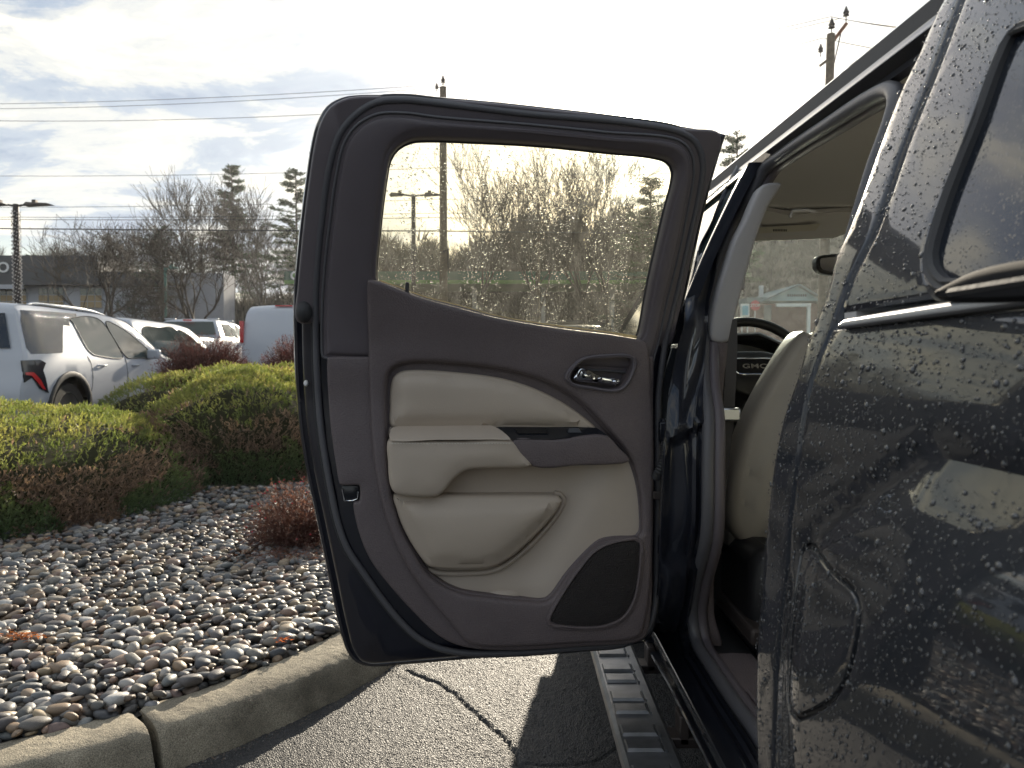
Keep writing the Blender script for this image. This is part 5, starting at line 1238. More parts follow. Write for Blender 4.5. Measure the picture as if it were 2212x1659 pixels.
# undergrowth that reads as one mass
n = 190000; r_ = np.random.default_rng(77); x = r_.uniform(-90, 110, n); y = r_.uniform(88, 104, n); hh = 14.3+1.4*np.sin(x*.16)+1.0*np.sin(x*.43+1)+.9*np.sin(x*1.1)+2.5*np.clip(x/40, -1.6, 1); hh *= np.where(x < -24, .42, 1); z = .021*y+r_.random(n)**1.25*hh
D = norm(np.column_stack([r_.normal(size=n)*.45, r_.normal(size=n)*.3, np.ones(n)])); v, f, c = blades(np.column_stack([x, y, z]), D, r_.uniform(.8, 2.4, n), r_.uniform(.10, .38, n), np.array((.045, .040, .032))*r_.uniform(.4, 1.5, (n, 1)))
link('distant_thicket', mesh_np(v, f, False, c), 'leaf', None, 'stuff')
# grass bank behind the road
mb = MB(); mb.grid([[Vector((x, y, gz(0, y)+dz)) for x in (-120, -40, 0, 40, 140)] for y, dz in ((78, .02), (84, .25), (90, .5), (120, 1.2))]); tag(mb.build('grass_bank', mat('winter_grass', (.07, .09, .035), .9, var=(.6, .4), bump=('noise', 8, .5, .05)), None), kind='structure')
mb = MB(); mb.grid([[Vector((x, y, gz(0, y)+dz)) for x in (8, 20, 40, 60)] for y, dz in ((40, .03), (50, .06), (72, .08))]); tag(mb.build('lawn', mat('lawn_grass', (.075, .12, .035), .9, var=(1.2, .3), bump=('noise', 20, .5, .03)), None), kind='structure')

# ================================================================== POLES AND WIRES
def lamp_post(label, px_, py_top, Y, r, heads, lit=False, col='metal_dark', name='lamp_post', group=None):
    top = at(px_, py_top, Y); g0 = gz(top.x, Y); H = top.z-g0; t = thing(name, label, 'lamp post', (top.x, Y, g0), group=group)
    mb = MB(); mb.tube([(0, 0, 0), (0, 0, H)], [r*1.1, r], 10); mb.build('pole', col, t, 60)
    mb = MB(); mb.box((0, 0, .2), (r*3.4, r*3.4, .4)); mb.build('base', 'concrete', t, bevel=.03)
    for dx, ln in heads:
        s = 1 if dx > 0 else -1
        mb = MB(); mb.tube([(s*r, 0, H-.05), (s*(abs(dx)-ln*.5), 0, H-.02)], .035, 6); mb.build('arm', col, t, 60)
        mb = MB(); c = s*abs(dx); mb.add([(c-ln/2, -.16, H-.06), (c+ln/2, -.16, H-.02), (c+ln/2, .16, H-.02), (c-ln/2, .16, H-.06), (c-ln/2*.8, -.12, H+.05), (c+ln/2*.7, -.10, H+.02), (c+ln/2*.7, .10, H+.02), (c-ln/2*.8, .12, H+.05)],
                                         [(0, 3, 2, 1), (4, 5, 6, 7), (0, 1, 5, 4), (1, 2, 6, 5), (2, 3, 7, 6), (3, 0, 4, 7)]); h_ = mb.build('lamp_head', col, t)
        mb = MB(); mb.box((c-s*ln*.15, 0, H+.09), (.12, .12, .08)); mb.build('sensor', col, h_)
    if lit:
        mb = MB()
        for k in range(1): mb.tube([(math.cos(a*.9)*(r+.02), math.sin(a*.9)*(r+.02), .6+a*.028) for a in np.linspace(0, (H-.8)/.028, 560)], .014, 4)
        mb.build('light_string', mat('string_light_cable', (.05, .05, .05), .6), t, 80)
        bm_ = MB(); vb0, fb0 = ico(1)
        for k in range(420):
            a = k*1.9; zz_ = .6+(H-.8)*k/420; bm_.add([tuple(Vector((math.cos(a)*(r+.04), math.sin(a)*(r+.04), zz_))+Vector(q)*.022) for q in vb0], [tuple(f) for f in fb0])
        bm_.build('string_bulbs', mat('unlit_bulb', (.75, .70, .66), .15), t, 80, kind='stuff')
    return t
lamp_post('dark lamp post wound with a string of small bulbs, left of the white SUV roof', 34, 441, 24, .085, [(-.62, .75), (.72, .85)], True)
lamp_post('lamp post with twin arms seen through the left of the door window', 893, 420, 27, .075, [(-.55, .55), (.65, .55)])
lamp_post('slim pale green lamp post by the white building', 357, 578, 32, .055, [(.35, .4)], col=mat('green_post_paint', (.09, .20, .17), .5))
def util_pole(label, px_, py_top, Y, r=.14, kind_=0):
    top = at(px_, py_top, Y); g0 = gz(top.x, Y); H = top.z-g0; t = thing('utility_pole', label, 'utility pole', (top.x, Y, g0))
    mb = MB(); mb.tube([(-.22*(kind_ == 1), 0, 0), (-.10*(kind_ == 1), 0, H*.5), (0.0, 0, H)], [r*1.15, r*1.05, r*.9], 12); mb.build('pole', 'wood', t, 60)
    def insul(x, z, s=1.0):
        mb = MB(); mb.lathe([(.02, 0), (.02, .12*s), (.075*s, .14*s), (.05*s, .19*s), (.075*s, .21*s), (.045*s, .27*s), (.02, .36*s), (0.001, .37*s)], (x, 0, z), 10); mb.build('insulator', 'metal_dark', t, 60)
    if kind_ == 1:
        mb = MB(); mb.tube([(.08, 0, H-.22), (.52, 0, H+.36)], .065, 6); mb.build('crossarm', mat('rust_brown_arm', (.22, .09, .05), .8), t, 60)
        mb = MB(); mb.tube([(.12, .0, H-.95), (.34, 0, H+.08)], .022, 6); mb.build('brace', 'metal_dark', t)
        insul(0.02, H, 1.5); insul(.50, H+.42, 1.4); insul(-.34, H-.75, 1.2); mb = MB(); mb.tube([(-.1, 0, H-.85), (-.36, 0, H-1.05)], .05, 6); mb.build('bracket', 'wood', t)
    else:
        insul(0.0, H, 1.3); insul(-.25, H-.2, 1.0); mb = MB(); mb.tube([(0, -.16, H-6.6), (.20, -.2, H-6.5), (.22, -.2, H-7.3)], .05, 6); mb.build('cable_riser', 'metal_dark', t)
    return t, top
util_pole('wooden utility pole with a slanted rust-brown arm above the cab roof', 1795, 74, 26, .15, 1)
util_pole('wooden utility pole rising above the open door and seen through its window', 957, 188, 31, .15)
util_pole('thin utility pole in the middle of the door window', 1163, 440, 60, .13)
def wire(label, pts, r=.012, group='overhead power lines', sag=.35):
    P = [at(*p) for p in pts]; o_ = []
    for i in range(len(P)-1):
        for k in range(16):
            s = k/16; q = P[i].lerp(P[i+1], s); q.z -= sag*4*s*(1-s); o_.append(q)
    o_.append(P[-1]); mb = MB(); mb.tube(o_, r, 5); o = mb.build('power_line', 'wire', None, 80); tag(o, label, 'power line', group)
wire('uppermost power line, running from the left edge up to the pole behind the door', [(-300, 225, 38), (945, 183, 31), (1795, 36, 26), (2300, 75, 26)], .011, sag=.25)
wire('second power line from the top, close under the first', [(-300, 233, 38), (890, 194, 31), (1814, 40, 26), (2300, 52, 26)], .011, sag=.3)
wire('third power line, alone across the sky left of the door', [(-300, 253, 38), (957, 232, 31), (1778, 82, 26), (2300, 118, 26)], .012, sag=.35)
wire('lone power line level with the spruce top', [(-300, 376, 36), (957, 362, 31), (1500, 372, 40)], .010, sag=.2)
wire('fine power line passing behind the lamp post head', [(-300, 446, 36), (957, 430, 31), (1600, 440, 50)], .010, sag=.15)
wire('power line below the lamp post head', [(-300, 466, 36), (957, 460, 31), (1600, 465, 50)], .011, sag=.12)
wire('power line between the fine one and the thick cable', [(-300, 470, 36), (957, 470, 31), (1600, 480, 50)], .014, sag=.10)
wire('thick lowest cable crossing in front of the bare trees', [(-300, 490, 36), (957, 499, 31), (1600, 503, 48)], .028, sag=.04)

# ================================================================== BUILDINGS
def bx(t, name, c, d, m, parent=None, bevel=0, kind=None, loc=None):
    mb = MB(); mb.box(c, d); return mb.build(name, m, parent or t, bevel=bevel, kind=kind)
M['wall_white'] = mat('white_render_wall', (.44, .46, .50), .8, var=(1.5, .12)); M['fascia'] = mat('dark_grey_fascia', (.045, .05, .06), .5, var=(.8, .15)); M['win'] = mat('showroom_glass', (.05, .055, .05), .06, coat=.6); M['win_amber'] = mat('amber_blind', (.33, .24, .12), .5)
M['letter'] = mat('pale_sign_letter', (.75, .75, .75), .5); M['roof_dark'] = mat('dark_roof', (.09, .09, .10), .8)
dY = 56.0; X0 = at(-420, 600, dY).x; Xa = at(345, 600, dY).x; Xb = at(484, 600, dY).x; zt = at(0, 554, dY).z; zm = at(0, 617, dY).z; g0 = gz(0, dY)
dl_ = thing('dealership_building', 'low white car dealership with a dark fascia and gridded windows, left behind the SUV', 'building', ((X0+Xb)/2, dY+3, g0)); ox = (X0+Xb)/2; oy = dY+3
def L3(x, y, z): return (x-ox, y-oy, z-g0)
bx(dl_, 'wall', L3((X0+Xb-1.2)/2, dY+2.9, (g0+zm)/2+.2), (Xb-X0-1.2, 5.0, zm-g0+.4), 'wall_white')
bx(dl_, 'fascia', L3((X0+Xa-4.2)/2, dY+2.5, (zt+zm)/2), (Xa-4.2-X0, 6.2, zt-zm), 'fascia')
bx(dl_, 'fascia', L3(Xa-2.1, dY+2.8, (zt-1.0+zm)/2-.1), (4.1, 5.6, zt-1.0-zm), 'fascia')
bx(dl_, 'end_block', L3((Xa+Xb)/2+.1, dY+1.0, g0+(at(0, 590, dY).z-g0)/2), (Xb-Xa-.2, 2.2, at(0, 590, dY).z-g0), mat('grey_render_wall', (.27, .28, .31), .85, var=(1.5, .2)))
bx(dl_, 'roof_unit', L3(at(292, 548, dY).x, dY+3, zt+.25), (1.6, 1.4, .5), 'wall_white')
bx(dl_, 'fascia_edge', L3((X0+at(60, 600, dY).x)/2, dY-.65, zm-.15), (at(60, 600, dY).x-X0, .3, .3), 'wall_white')
mb = MB()
def window(xa, xb, ya, yb, nx_, ny_, lit):
    a, b = at(xa, ya, dY).x, at(xb, ya, dY).x; z1, z0 = at(0, ya, dY).z, at(0, yb, dY).z
    f = bx(dl_, 'window', L3((a+b)/2, dY+.34, (z0+z1)/2), (b-a, .12, z1-z0), 'wall_white')
    w_, h_ = (b-a)/nx_, (z1-z0)/ny_
    for i in range(nx_):
        for j in range(ny_):
            mb = MB(); mb.box(L3(a+w_*(i+.5), dY+.26, z0+h_*(j+.5)), (w_*.86, .04, h_*.88)); mb.build('pane', 'win_amber' if (j < ny_-1 and lit) else 'win', f)
window(-6, 52, 622, 665, 4, 3, True); window(78, 98, 622, 665, 2, 3, True); window(100, 132, 622, 665, 3, 3, True); window(168, 216, 622, 665, 3, 3, True); window(-120, -20, 622, 665, 5, 3, True)
for xa, xb in ((229, 236), (246, 252), (268, 276), (279, 286), (470, 478)):
    a, b = at(xa, 660, dY).x, at(xb, 660, dY).x; z1, z0 = at(0, 648, dY).z, at(0, 672, dY).z; w_ = bx(dl_, 'window', L3((a+b)/2, dY+.38, (z0+z1)/2), (b-a, .1, z1-z0), mat('green_window_frame', (.08, .14, .13), .5)); bx(dl_, 'pane', L3((a+b)/2, dY+.31, (z0+z1)/2), (b-a-.06, .04, z1-z0-.1), 'win', w_)
a, b = at(372, 0, dY).x, at(388, 0, dY).x; bx(dl_, 'door', L3((a+b)/2, dY-.34, g0+1.3), (b-a, .1, 2.7), mat('brown_door', (.10, .06, .045), .5))
mt = Matrix.Rotation(math.pi/2, 4, 'X'); sg = text_obj('EO', 1.02, Matrix.Identity(4), 'letter', 'sign_letters', .03, 1.05); q = at(12, 581, dY); sg.rotation_euler = (math.pi/2, 0, 0); sg.location = L3(q.x, dY-.67, q.z); sg.parent = dl_
# filling station canopy
cY = 74; x0, x1 = at(609, 0, cY).x, at(1430, 0, cY).x; g0c = gz(0, cY); z1, z0 = at(0, 586, cY).z, at(0, 613, cY).z; st = thing('station_canopy', 'green filling station canopy with a bright lime stripe, running behind the door window', 'canopy', ((x0+x1)/2, cY+4, g0c)); sx_ = (x0+x1)/2
M['green'] = mat('station_green', (.012, .075, .045), .4); M['lime'] = mat('station_lime', (.08, .22, .03), .4)
zs = z0+(z1-z0)*.30
bx(st, 'fascia', (0, 0, (z1+zs)/2-g0c), (x1-x0, 8, z1-zs), 'green'); bx(st, 'stripe', (0, 0, (zs+z0)/2-g0c-.01), (x1-x0+.04, 8.04, zs-z0), 'lime')
for k in range(5): bx(st, 'column', (-14+7*k, 0, (z0-g0c)/2), (.4, .4, z0-g0c-.04), 'wall_white')
mb = MB(); mb.lathe([(0.001, -.06), (.42, -.06), (.42, 0)], (x0-sx_+1.05, -4.05, (z1+zs)/2-g0c), 16, 'y'); em_ = mb.build('emblem', 'letter', st); mb = MB(); mb.lathe([(0.001, -.09), (.24, -.09), (.24, -.05)], (x0-sx_+1.05, -4.05, (z1+zs)/2-g0c), 12, 'y'); mb.build('emblem_centre', 'lime', em_)
sh_ = thing('station_shop', 'low pale shop behind the filling station, dim through the door window', 'building', (4, 84, gz(0, 84))); bx(sh_, 'wall', (0, 0, 1.7), (26, 6, 3.4), 'fascia'); bx(sh_, 'roof', (0, 0, 3.6), (26.6, 6.6, .35), 'roof_dark')
for k in range(7): bx(sh_, 'window', (-10.5+3.5*k, -3.05, 1.6), (2.4, .08, 1.8), 'win')
# house across the lawn
hY = 70.0; q = at(1700, 670, hY); gh_ = gz(0, hY); ho = thing('brick_house', 'small brick house with a pale blue gable and white porch post, seen through the windshield', 'house', (q.x, hY+4, gh_)); 
M['brick'] = mat('brown_brick_wall', (.17, .075, .055), .85, var=(3, .25)); M['gable'] = mat('pale_blue_siding', (.30, .42, .46), .7)
def hx(px_): return at(px_, 670, hY).x-q.x
def hz(py_): return at(1700, py_, hY).z-gh_
bx(ho, 'wall', ((hx(1630)+hx(1790))/2, 0, hz(655)/2), (hx(1790)-hx(1630), 7.4, hz(655)), 'brick')
mb = MB(); a, b, c_ = (hx(1650), hz(650)), (hx(1776), hz(650)), (hx(1722), hz(618))
mb.add([(a[0], -4.0, a[1]), (b[0], -4.0, b[1]), (c_[0], -4.0, c_[1]), (a[0], 3.9, a[1]), (b[0], 3.9, b[1]), (c_[0], 3.9, c_[1])], [(0, 1, 2), (5, 4, 3), (0, 3, 4, 1)]); mb.build('gable', 'gable', ho)
mb = MB(); e = .5
for s1, s2 in ((a, c_), (c_, b)):
    d = Vector((s2[0]-s1[0], s2[1]-s1[1])).normalized(); s1 = (s1[0]-(d.x*e if s1 is a else 0), s1[1]-(d.y*e if s1 is a else 0)); s2 = (s2[0]+(d.x*e if s2 is b else 0), s2[1]+(d.y*e if s2 is b else 0))
    n_ = Vector((-d.y, d.x))*.14; k = [(s1[0], s1[1]), (s2[0], s2[1]), (s2[0]+n_.x, s2[1]+n_.y), (s1[0]+n_.x, s1[1]+n_.y)]
    mb.add([(x, y, z+.03) for y in (-4.5, 4.3) for x, z in k], [(0, 1, 2, 3), (7, 6, 5, 4), (0, 4, 5, 1), (1, 5, 6, 2), (2, 6, 7, 3), (3, 7, 4, 0)])
mb.build('roof', mat('blue_grey_shingle', (.16, .21, .23), .8), ho)
bx(ho, 'roof', ((hx(1618)+hx(1660))/2, 0, hz(648)), (hx(1662)-hx(1612), 7.8, .5), mat('grey_shingle', (.15, .18, .19), .8))
bx(ho, 'porch_beam', ((hx(1672)+hx(1745))/2, -4.6, hz(660)), (hx(1745)-hx(1672), .25, .3), 'letter'); bx(ho, 'porch_post', (hx(1741), -4.6, hz(662)/2), (.28, .25, hz(662)), 'letter')
bx(ho, 'window', ((hx(1652)+hx(1668))/2, -3.76, hz(675)), (hx(1668)-hx(1652), .1, 1.4), 'win'); bx(ho, 'door', ((hx(1712)+hx(1722))/2, -3.76, 1.1), (.95, .1, 2.1), mat('blue_door', (.05, .10, .24), .5))
bx(ho, 'chimney', (hx(1682), 1, hz(622)), (.35, .35, 1.4), 'wall_white')
for k in range(9): bx(ho, 'sign_lettering' if k == 0 else 'sign_lettering', (hx(1702)+k*.20, -4.03, hz(638)), (.13, .04, .22), 'fascia')
ss = thing('stop_sign', 'red octagonal stop sign seen through the windshield', 'road sign', (at(1631, 660, 58).x, 58, gz(0, 58))); zc = at(1631, 660, 58).z-gz(0, 58)
mb = MB(); mb.tube([(0, 0, 0), (0, 0, zc+.4)], .03, 6); mb.build('post', 'satin', ss)
mb = MB(); mb.lathe([(0.001, -.02), (.40, -.02), (.40, 0), (0.001, 0)], (0, -.04, zc), 8, 'y'); oc = mb.build('sign_face', mat('sign_red', (.55, .03, .04), .5), ss); 
tx = text_obj('STOP', .30, Matrix.Identity(4), 'letter', 'letters', .004); tx.rotation_euler = (math.pi/2, 0, 0); tx.location = (0, -.07, zc); tx.parent = ss
bs = thing('notice_board', 'white-framed light blue board near the stop sign', 'sign', (at(1609, 670, 54).x, 54, gz(0, 54))); z1, z0 = at(0, 656, 54).z-gz(0, 54), at(0, 684, 54).z-gz(0, 54)
bx(bs, 'frame', (0, 0, (z1+z0)/2), (.62, .12, z1-z0), 'letter'); bx(bs, 'panel', (0, -.08, (z1+z0)/2-.02), (.40, .05, (z1-z0)*.72), mat('sign_blue', (.12, .42, .55), .5)); 
for sx in (-.2, .2): bx(bs, 'post', (sx, 0, z0/2), (.06, .06, z0), 'letter')

# ================================================================== PARKED VEHICLES
def vehicle(name, label, cat, x_side, y_rear, prof_out, wheels, belt, xw, wins, wr=.35, m='white_paint', width=1.86, clad=True, lamps=(), extra=None, group='vehicles parked in the lot', rail=None, rearwin=None, mirror=None, doorlines=(), handles=()):
    """prof_out: closed side outline (y from rear, z). xw(z): inward shift of the side at height z. x_side: x of the side nearer the camera"""
    g0 = gz(0, y_rear+2); t = thing(name, label, cat, (x_side-width/2, y_rear, g0), group=group); h = width/2
    SXf = lambda y, z: h-xw(z)-.05*max(0, (.5-y)/.5)**2-.10*max(0, (y-(ylen-.7))/.7)**2
    ylen = max(p[0] for p in prof_out)
    ol = []
    pts = [Vector(p) for p in prof_out]
    # wheel arches cut from the bottom edge
    arches = []
    for wy in wheels: arches.append([Vector((wy+(wr+.07)*math.cos(a), wr+(wr+.07)*math.sin(a))) for a in np.linspace(-.35, math.pi+.35, 16)])
    up_ = cr(pts, False, .08)
    bot = []
    for a_ in sorted(arches, key=lambda q: -q[0].x): bot += [p for p in a_ if p.y > .22]
    lp = up_+bot
    for sgn in (1, -1):
        mp = lambda u, v, w: Vector((sgn*(SXf(u, v)+w), u, v))
        me = plate([cr(lp, True, .09, True)], mp, [(0, -.02), (.02, 0.0)], .12); o = link('body_side', me, m, t); smooth_edges(o, 50)
        for wi in wins:
            if wi[1] is None and sgn < 0: continue
            w_l = cr([Vector(p) for p in wi[0]], True, .06, False) if len(wi[0]) > 4 else cr([Vector(p) for p in wi[0]], True, .06, True)
            me = plate([w_l], mp, [(0, -.01), (0, .006)], .1); o = link('window', me, 'car_glass', t); smooth_edges(o, 50)
            fr_ = MB(); fr_.loop_tube([mp(p[0], p[1], .006) for p in w_l], .007, 5); fr_.build('window_trim', 'black', o, 80)
        if clad:
            for a_ in arches:
                inn = [Vector(((p.x-a_[8].x)*.0+p.x, p.y)) for p in a_]; c0 = Vector((sum(p.x for p in a_)/len(a_), wr))
                ring = a_+[c0+(p-c0)*1.17 for p in a_[::-1]]
                me = plate([ring], mp, [(0, -.02), (0, .012), (.01, .018)], .2); o = link('arch_trim', me, 'rubber', t); smooth_edges(o, 40)
        for ln in doorlines:
            mb = MB(); mb.tube([mp(p[0], p[1], -.001) for p in cr([Vector(q) for q in ln], False, .06)], .005, 4); mb.build('door_gap', 'black', t, 80)
        for hy, hz_ in handles:
            mb = MB(); mb.tube([mp(hy-.09, hz_, .0), mp(hy-.07, hz_, .03), mp(hy+.08, hz_+.005, .035), mp(hy+.11, hz_, .01)], .013, 6); mb.build('door_handle', m, t, 80)
        if mirror:
            mb = MB(); mb.box((sgn*(h+.08), mirror[0], mirror[1]), (.20, .10, .15)); mb.build('side_mirror', m, t, bevel=.03)
        if rail:
            mb = MB(); mb.tube([mp(y_, z_, -.10) for y_, z_ in cr([Vector(q) for q in rail], False, .1)], .020, 6); mb.build('roof_rail', 'satin', t, 80)
        for lm in lamps:
            me = plate([cr([Vector(p) for p in lm[0]], True, .04, True)], mp, [(0, -.01), (0, .008)], .06); o = link('tail_lamp' if lm[2] else 'lamp_housing', me, lm[1], t); smooth_edges(o, 50)
    # band across: rear, roof, windscreen, bonnet, front
    mb = MB(); rows = []
    for p in up_:
        w_ = SXf(p.x, p.y)-.0; rows.append([Vector((w_*s, p.x+(.06*(s*s-1) if p.x < .4 else (-.0)), p.y+.035*(1-s*s)*(1 if p.y > 1.0 else 0))) for s in (-1, -.8, -.45, 0, .45, .8, 1)])
    mb.grid(rows); mb.build('body_shell', m, t, 50)
    if rearwin:
        for (y0_, z0_, y1_, z1_, f, nm, mm) in rearwin:
            mb = MB(); 
            d_ = Vector((0, z1_-z0_, -(y1_-y0_))).normalized(); d_ = Vector((0, -abs(d_.y), abs(d_.z)))
            mb.grid([[Vector(((SXf(yy, zz_)*f)*s, yy+(.06*((s*f)**2-1) if yy < .4 else 0), zz_+.02))+d_*.022 for s in np.linspace(-1, 1, 7)] for yy, zz_ in ((y0_, z0_), ((y0_+y1_)/2, (z0_+z1_)/2), (y1_, z1_))]); mb.build(nm, mm, t, 60)
    for wy in wheels:
        for sgn in (1, -1):
            mb = MB(); mb.lathe([(wr*.62, -.11), (wr*.94, -.11), (wr, -.07), (wr, .07), (wr*.94, .11), (wr*.62, .11)], (sgn*(h-.14), wy, wr), 24, 'x'); w_ = mb.build('wheel', 'tyre', t, 40)
            mb = MB(); mb.lathe([(wr*.64, sgn*.10), (wr*.58, sgn*.06), (.06, sgn*.04), (.001, sgn*.05)], (sgn*(h-.14), wy, wr), 20, 'x'); mb.build('rim', 'rim', w_, 40)
    mb = MB(); mb.box((0, (wheels[0]+wheels[1])/2, .32), (width-.5, ylen-.5, .2)); mb.build('underbody', 'black', t)
    for wy in wheels:
        mb = MB(); mb.box((0, wy, .55), (width-.30, .80, .45)); mb.build('wheel_well', 'black', t)
    if extra: extra(t, SXf, h)
    return t
xw = lambda z: float(np.interp(z, [.2, .5, .8, 1.0, 1.08, 1.6, 1.75], [.05, .0, -.01, .015, .04, .22, .34]))
suv = [(.10, .30), (.00, .42), (-.03, .62), (.02, .86), (.05, 1.02), (.09, 1.16), (.18, 1.55), (.24, 1.655), (.34, 1.68), (.8, 1.695), (1.5, 1.685), (2.3, 1.665), (2.75, 1.60), (3.1, 1.44), (3.55, 1.14), (3.75, 1.07), (4.3, 1.0), (4.55, .88), (4.64, .70), (4.62, .40), (4.5, .28)]
def suv_extra(t, SXf, h):
    mp = lambda u, v, w: Vector((SXf(u, v)+w, u, v))
    # black upper quarter behind the white blade, black roof band
    for nm, pl_, mm, w_ in (('quarter_band', [(.16, 1.15), (.22, 1.47), (.30, 1.61), (.9, 1.63), (1.5, 1.64), (1.42, 1.575), (1.22, 1.52), (1.22, 1.46), (1.06, 1.46), (.82, 1.10), (.5, 1.085), (.2, 1.08)], 'dark_glass', .004),):
        me = plate([cr([Vector(p) for p in pl_], True, .05, True)], mp, [(0, -.01), (0, w_)], .06); o = link(nm, me, mm, t); smooth_edges(o, 40)
    for pl_, mm, nm in (([(.02, .74), (.02, 1.0), (.30, 1.01), (.40, .97), (.33, .88), (.42, .60), (.26, .66), (.14, .80)], 'dark_glass', 'lamp_housing'), ([(.04, .86), (.16, .86), (.27, .76), (.36, .64), (.30, .66), (.20, .75), (.12, .82), (.04, .83)], 'red', 'tail_lamp')):
        me = plate([cr([Vector(p) for p in pl_], True, .05, True)], mp, [(0, -.01), (0, .012 if nm == 'lamp_housing' else .018)], .05); o = link(nm, me, mm, t); smooth_edges(o, 40)
vehicle('parked_suv', 'white SUV at the far left with roof rails, its windows beaded with rain', 'car', -5.70, 8.95, suv, (.92, 3.62), 1.08, xw,
    [([(1.30, 1.50), (1.25, 1.55), (1.34, 1.575), (2.05, 1.565), (2.30, 1.06), (2.28, 1.04), (1.7, 1.06), (1.45, 1.12)], 1), ([(2.16, 1.555), (2.55, 1.49), (2.9, 1.33), (3.2, 1.13), (3.22, 1.05), (2.8, 1.04), (2.42, 1.045), (2.36, 1.08)], 1)],
    .36, rail=[(.55, 1.60), (.7, 1.70), (1.3, 1.735), (2.2, 1.715), (2.55, 1.64)], rearwin=[(.085, 1.12, .175, 1.54, .86, 'rear_window', 'dark_glass')], mirror=(3.05, 1.10), doorlines=[[(1.36, 1.10), (1.42, .95), (1.40, .60), (1.32, .50)], [(2.36, 1.05), (2.38, .4)]], handles=((1.66, .93), (2.6, .93)), extra=suv_extra)
vehicle('parked_suv', 'white crossover partly hidden between the near SUV and the white pickup', 'car', -6.95, 14.2, suv, (.92, 3.62), 1.08, xw,
    [([(.5, 1.12), (.55, 1.50), (1.3, 1.56), (2.05, 1.55), (2.28, 1.06)], 1), ([(2.16, 1.54), (2.55, 1.48), (2.9, 1.32), (3.2, 1.12), (2.42, 1.045)], 1)], .35, rearwin=[(.085, 1.12, .175, 1.54, .86, 'rear_window', 'dark_glass')], mirror=(3.05, 1.10))
pk = [(.05, .45), (.0, .62), (.0, 1.05), (.02, 1.38), (.10, 1.40), (1.0, 1.40), (1.75, 1.40), (1.84, 1.42), (2.02, 1.84), (2.12, 1.90), (2.6, 1.94), (3.3, 1.93), (3.7, 1.86), (4.35, 1.42), (4.6, 1.38), (5.5, 1.28), (5.7, 1.1), (5.72, .6), (5.6, .45)]
pxw = lambda z: float(np.interp(z, [.2, .5, 1.0, 1.36, 1.42, 1.85, 1.95], [.04, .0, 0, .03, .08, .26, .36]))
def pk_extra(t, SXf, h):
    mb = MB(); mb.box((0, .9, 1.38), (1.60, 1.66, .10)); mb.build('bed_opening', 'black', t)
    mb = MB(); mb.box((0, 1.90, 1.905), (.22, .05, .04)); mb.build('brake_lamp', 'red', t)
    for y_ in (2.2, 3.3):
        for s in (-1, 1): mb = MB(); mb.box((s*.60, y_, 1.955), (.30, .10, .03)); mb.build('marker_lamp', 'white_paint', t, bevel=.01)
    for s in (-1, 1): mb = MB(); mb.box((s*(h-.06), -.012, 1.12), (.14, .04, .42)); mb.build('tail_lamp', 'red', t)
vehicle('parked_pickup', 'white crew cab pickup seen from behind above the round barberry', 'pickup truck', -7.95, 19.2, pk, (1.1, 4.7), 1.3, pxw,
    [([(2.28, 1.46), (2.36, 1.82), (2.95, 1.84), (2.95, 1.46)], 1), ([(3.05, 1.46), (3.05, 1.84), (3.55, 1.82), (4.05, 1.50), (4.05, 1.44)], 1)], .40, width=2.0, clad=False, rearwin=[(1.865, 1.48, 2.03, 1.84, .90, 'rear_window', 'car_glass')], mirror=(3.95, 1.5), extra=pk_extra, handles=((2.5, 1.3), (3.3, 1.3)), doorlines=[[(2.2, 1.40), (2.2, .6)], [(3.0, 1.42), (3.0, .6)]])
vn = [(.02, .45), (.0, .7), (.0, 1.3), (.06, 1.75), (.14, 2.0), (.28, 2.07), (1.2, 2.1), (3.6, 2.1), (4.1, 2.0), (4.9, 1.35), (5.5, 1.15), (5.6, .8), (5.55, .45)]
vxw = lambda z: float(np.interp(z, [.2, .5, 1.2, 1.9, 2.1], [.04, 0, .0, .10, .20]))
def van_extra(t, SXf, h):
    for s in (-1, 1): mb = MB(); mb.box((s*(h-.06), -.005, 1.48), (.085, .10, .50)); mb.build('tail_lamp', 'red', t, bevel=.01)
    mb = MB(); mb.tube([(0, -.068, .6), (0, -.065, 1.3), (0, .00, 1.75), (0, .07, 1.98)], .006, 4); mb.build('door_gap', 'black', t)
    mb = MB(); mb.box((0, .10, 2.085), (.4, .06, .03)); mb.build('brake_lamp', 'red', t)
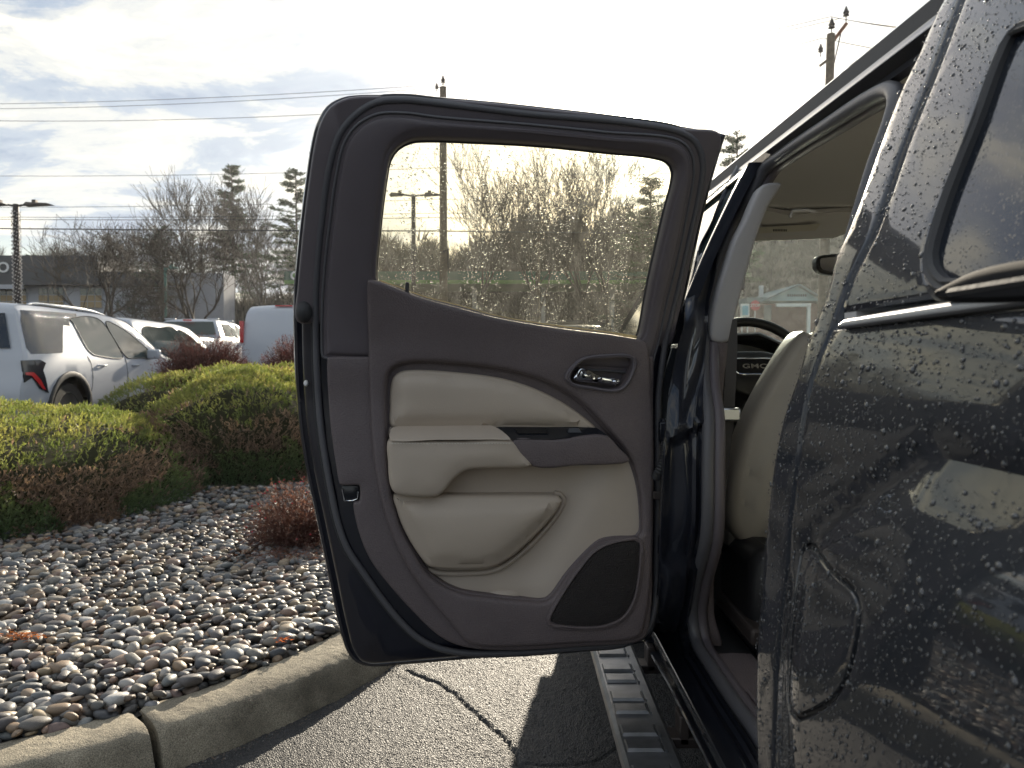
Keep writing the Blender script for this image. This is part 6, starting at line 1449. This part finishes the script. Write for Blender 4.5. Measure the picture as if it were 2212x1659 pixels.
vehicle('parked_van', 'white windowless cargo van beside the open door edge, red lamp on its corner', 'van', -4.27, 17.6, vn, (1.0, 4.6), 1.2, vxw, [([(3.7, 1.25), (3.7, 1.85), (4.1, 1.85), (4.6, 1.35), (4.6, 1.25)], 1)], .38, width=2.0, clad=False, extra=van_extra)
q = at(1240, 690, 21)
dk = vehicle('parked_suv', 'dark SUV dimly seen through the bottom right of the door window', 'car', q.x+.93, 20.0, suv, (.92, 3.62), 1.08, xw, [([(.5, 1.12), (.55, 1.50), (1.3, 1.56), (2.05, 1.55), (2.28, 1.06)], 1)], .36, m=mat('dark_grey_car_paint', (.03, .032, .036), .3, coat=.8), rearwin=[(.085, 1.12, .175, 1.54, .86, 'rear_window', 'dark_glass')], rail=[(.55, 1.60), (.7, 1.70), (1.3, 1.735), (2.2, 1.715), (2.55, 1.64)],
    lamps=[([(.0, .9), (.0, 1.02), (.2, 1.02), (.2, .9)], 'red', True)])
for k, (px_, Y_, lab) in enumerate([(262, 30, 'white car roof left of the small bare tree'), (525, 34, 'white car roof just left of the van top'), (600, 31, 'pale car roof behind the white van')]):
    q = at(px_, 680, Y_); vehicle('parked_car', lab, 'car', q.x+.9, Y_, suv, (.92, 3.62), 1.08, xw, [([(.5, 1.12), (.55, 1.50), (1.3, 1.56), (2.05, 1.55), (2.28, 1.06)], 1)], .35, rearwin=[(.085, 1.12, .175, 1.54, .86, 'rear_window', 'dark_glass')])

# ================================================================== AIR
mb = MB(); mb.box((0, 128, 14.5), (420, 290, 36)); hz_o = link('haze', mesh_from(mb.v, mb.f, False, 'haze'))
hm = bpy.data.materials.new('morning_haze'); hm.use_nodes = True; ht = hm.node_tree; ht.nodes.clear(); ho_ = ht.nodes.new('ShaderNodeOutputMaterial'); hv = ht.nodes.new('ShaderNodeVolumePrincipled')
hv.inputs['Density'].default_value = .0004; hv.inputs['Color'].default_value = (.93, .94, .96, 1); hv.inputs['Anisotropy'].default_value = .55; ht.links.new(hv.outputs[0], ho_.inputs['Volume']); hz_o.data.materials.append(hm); hz_o['kind'] = 'stuff'
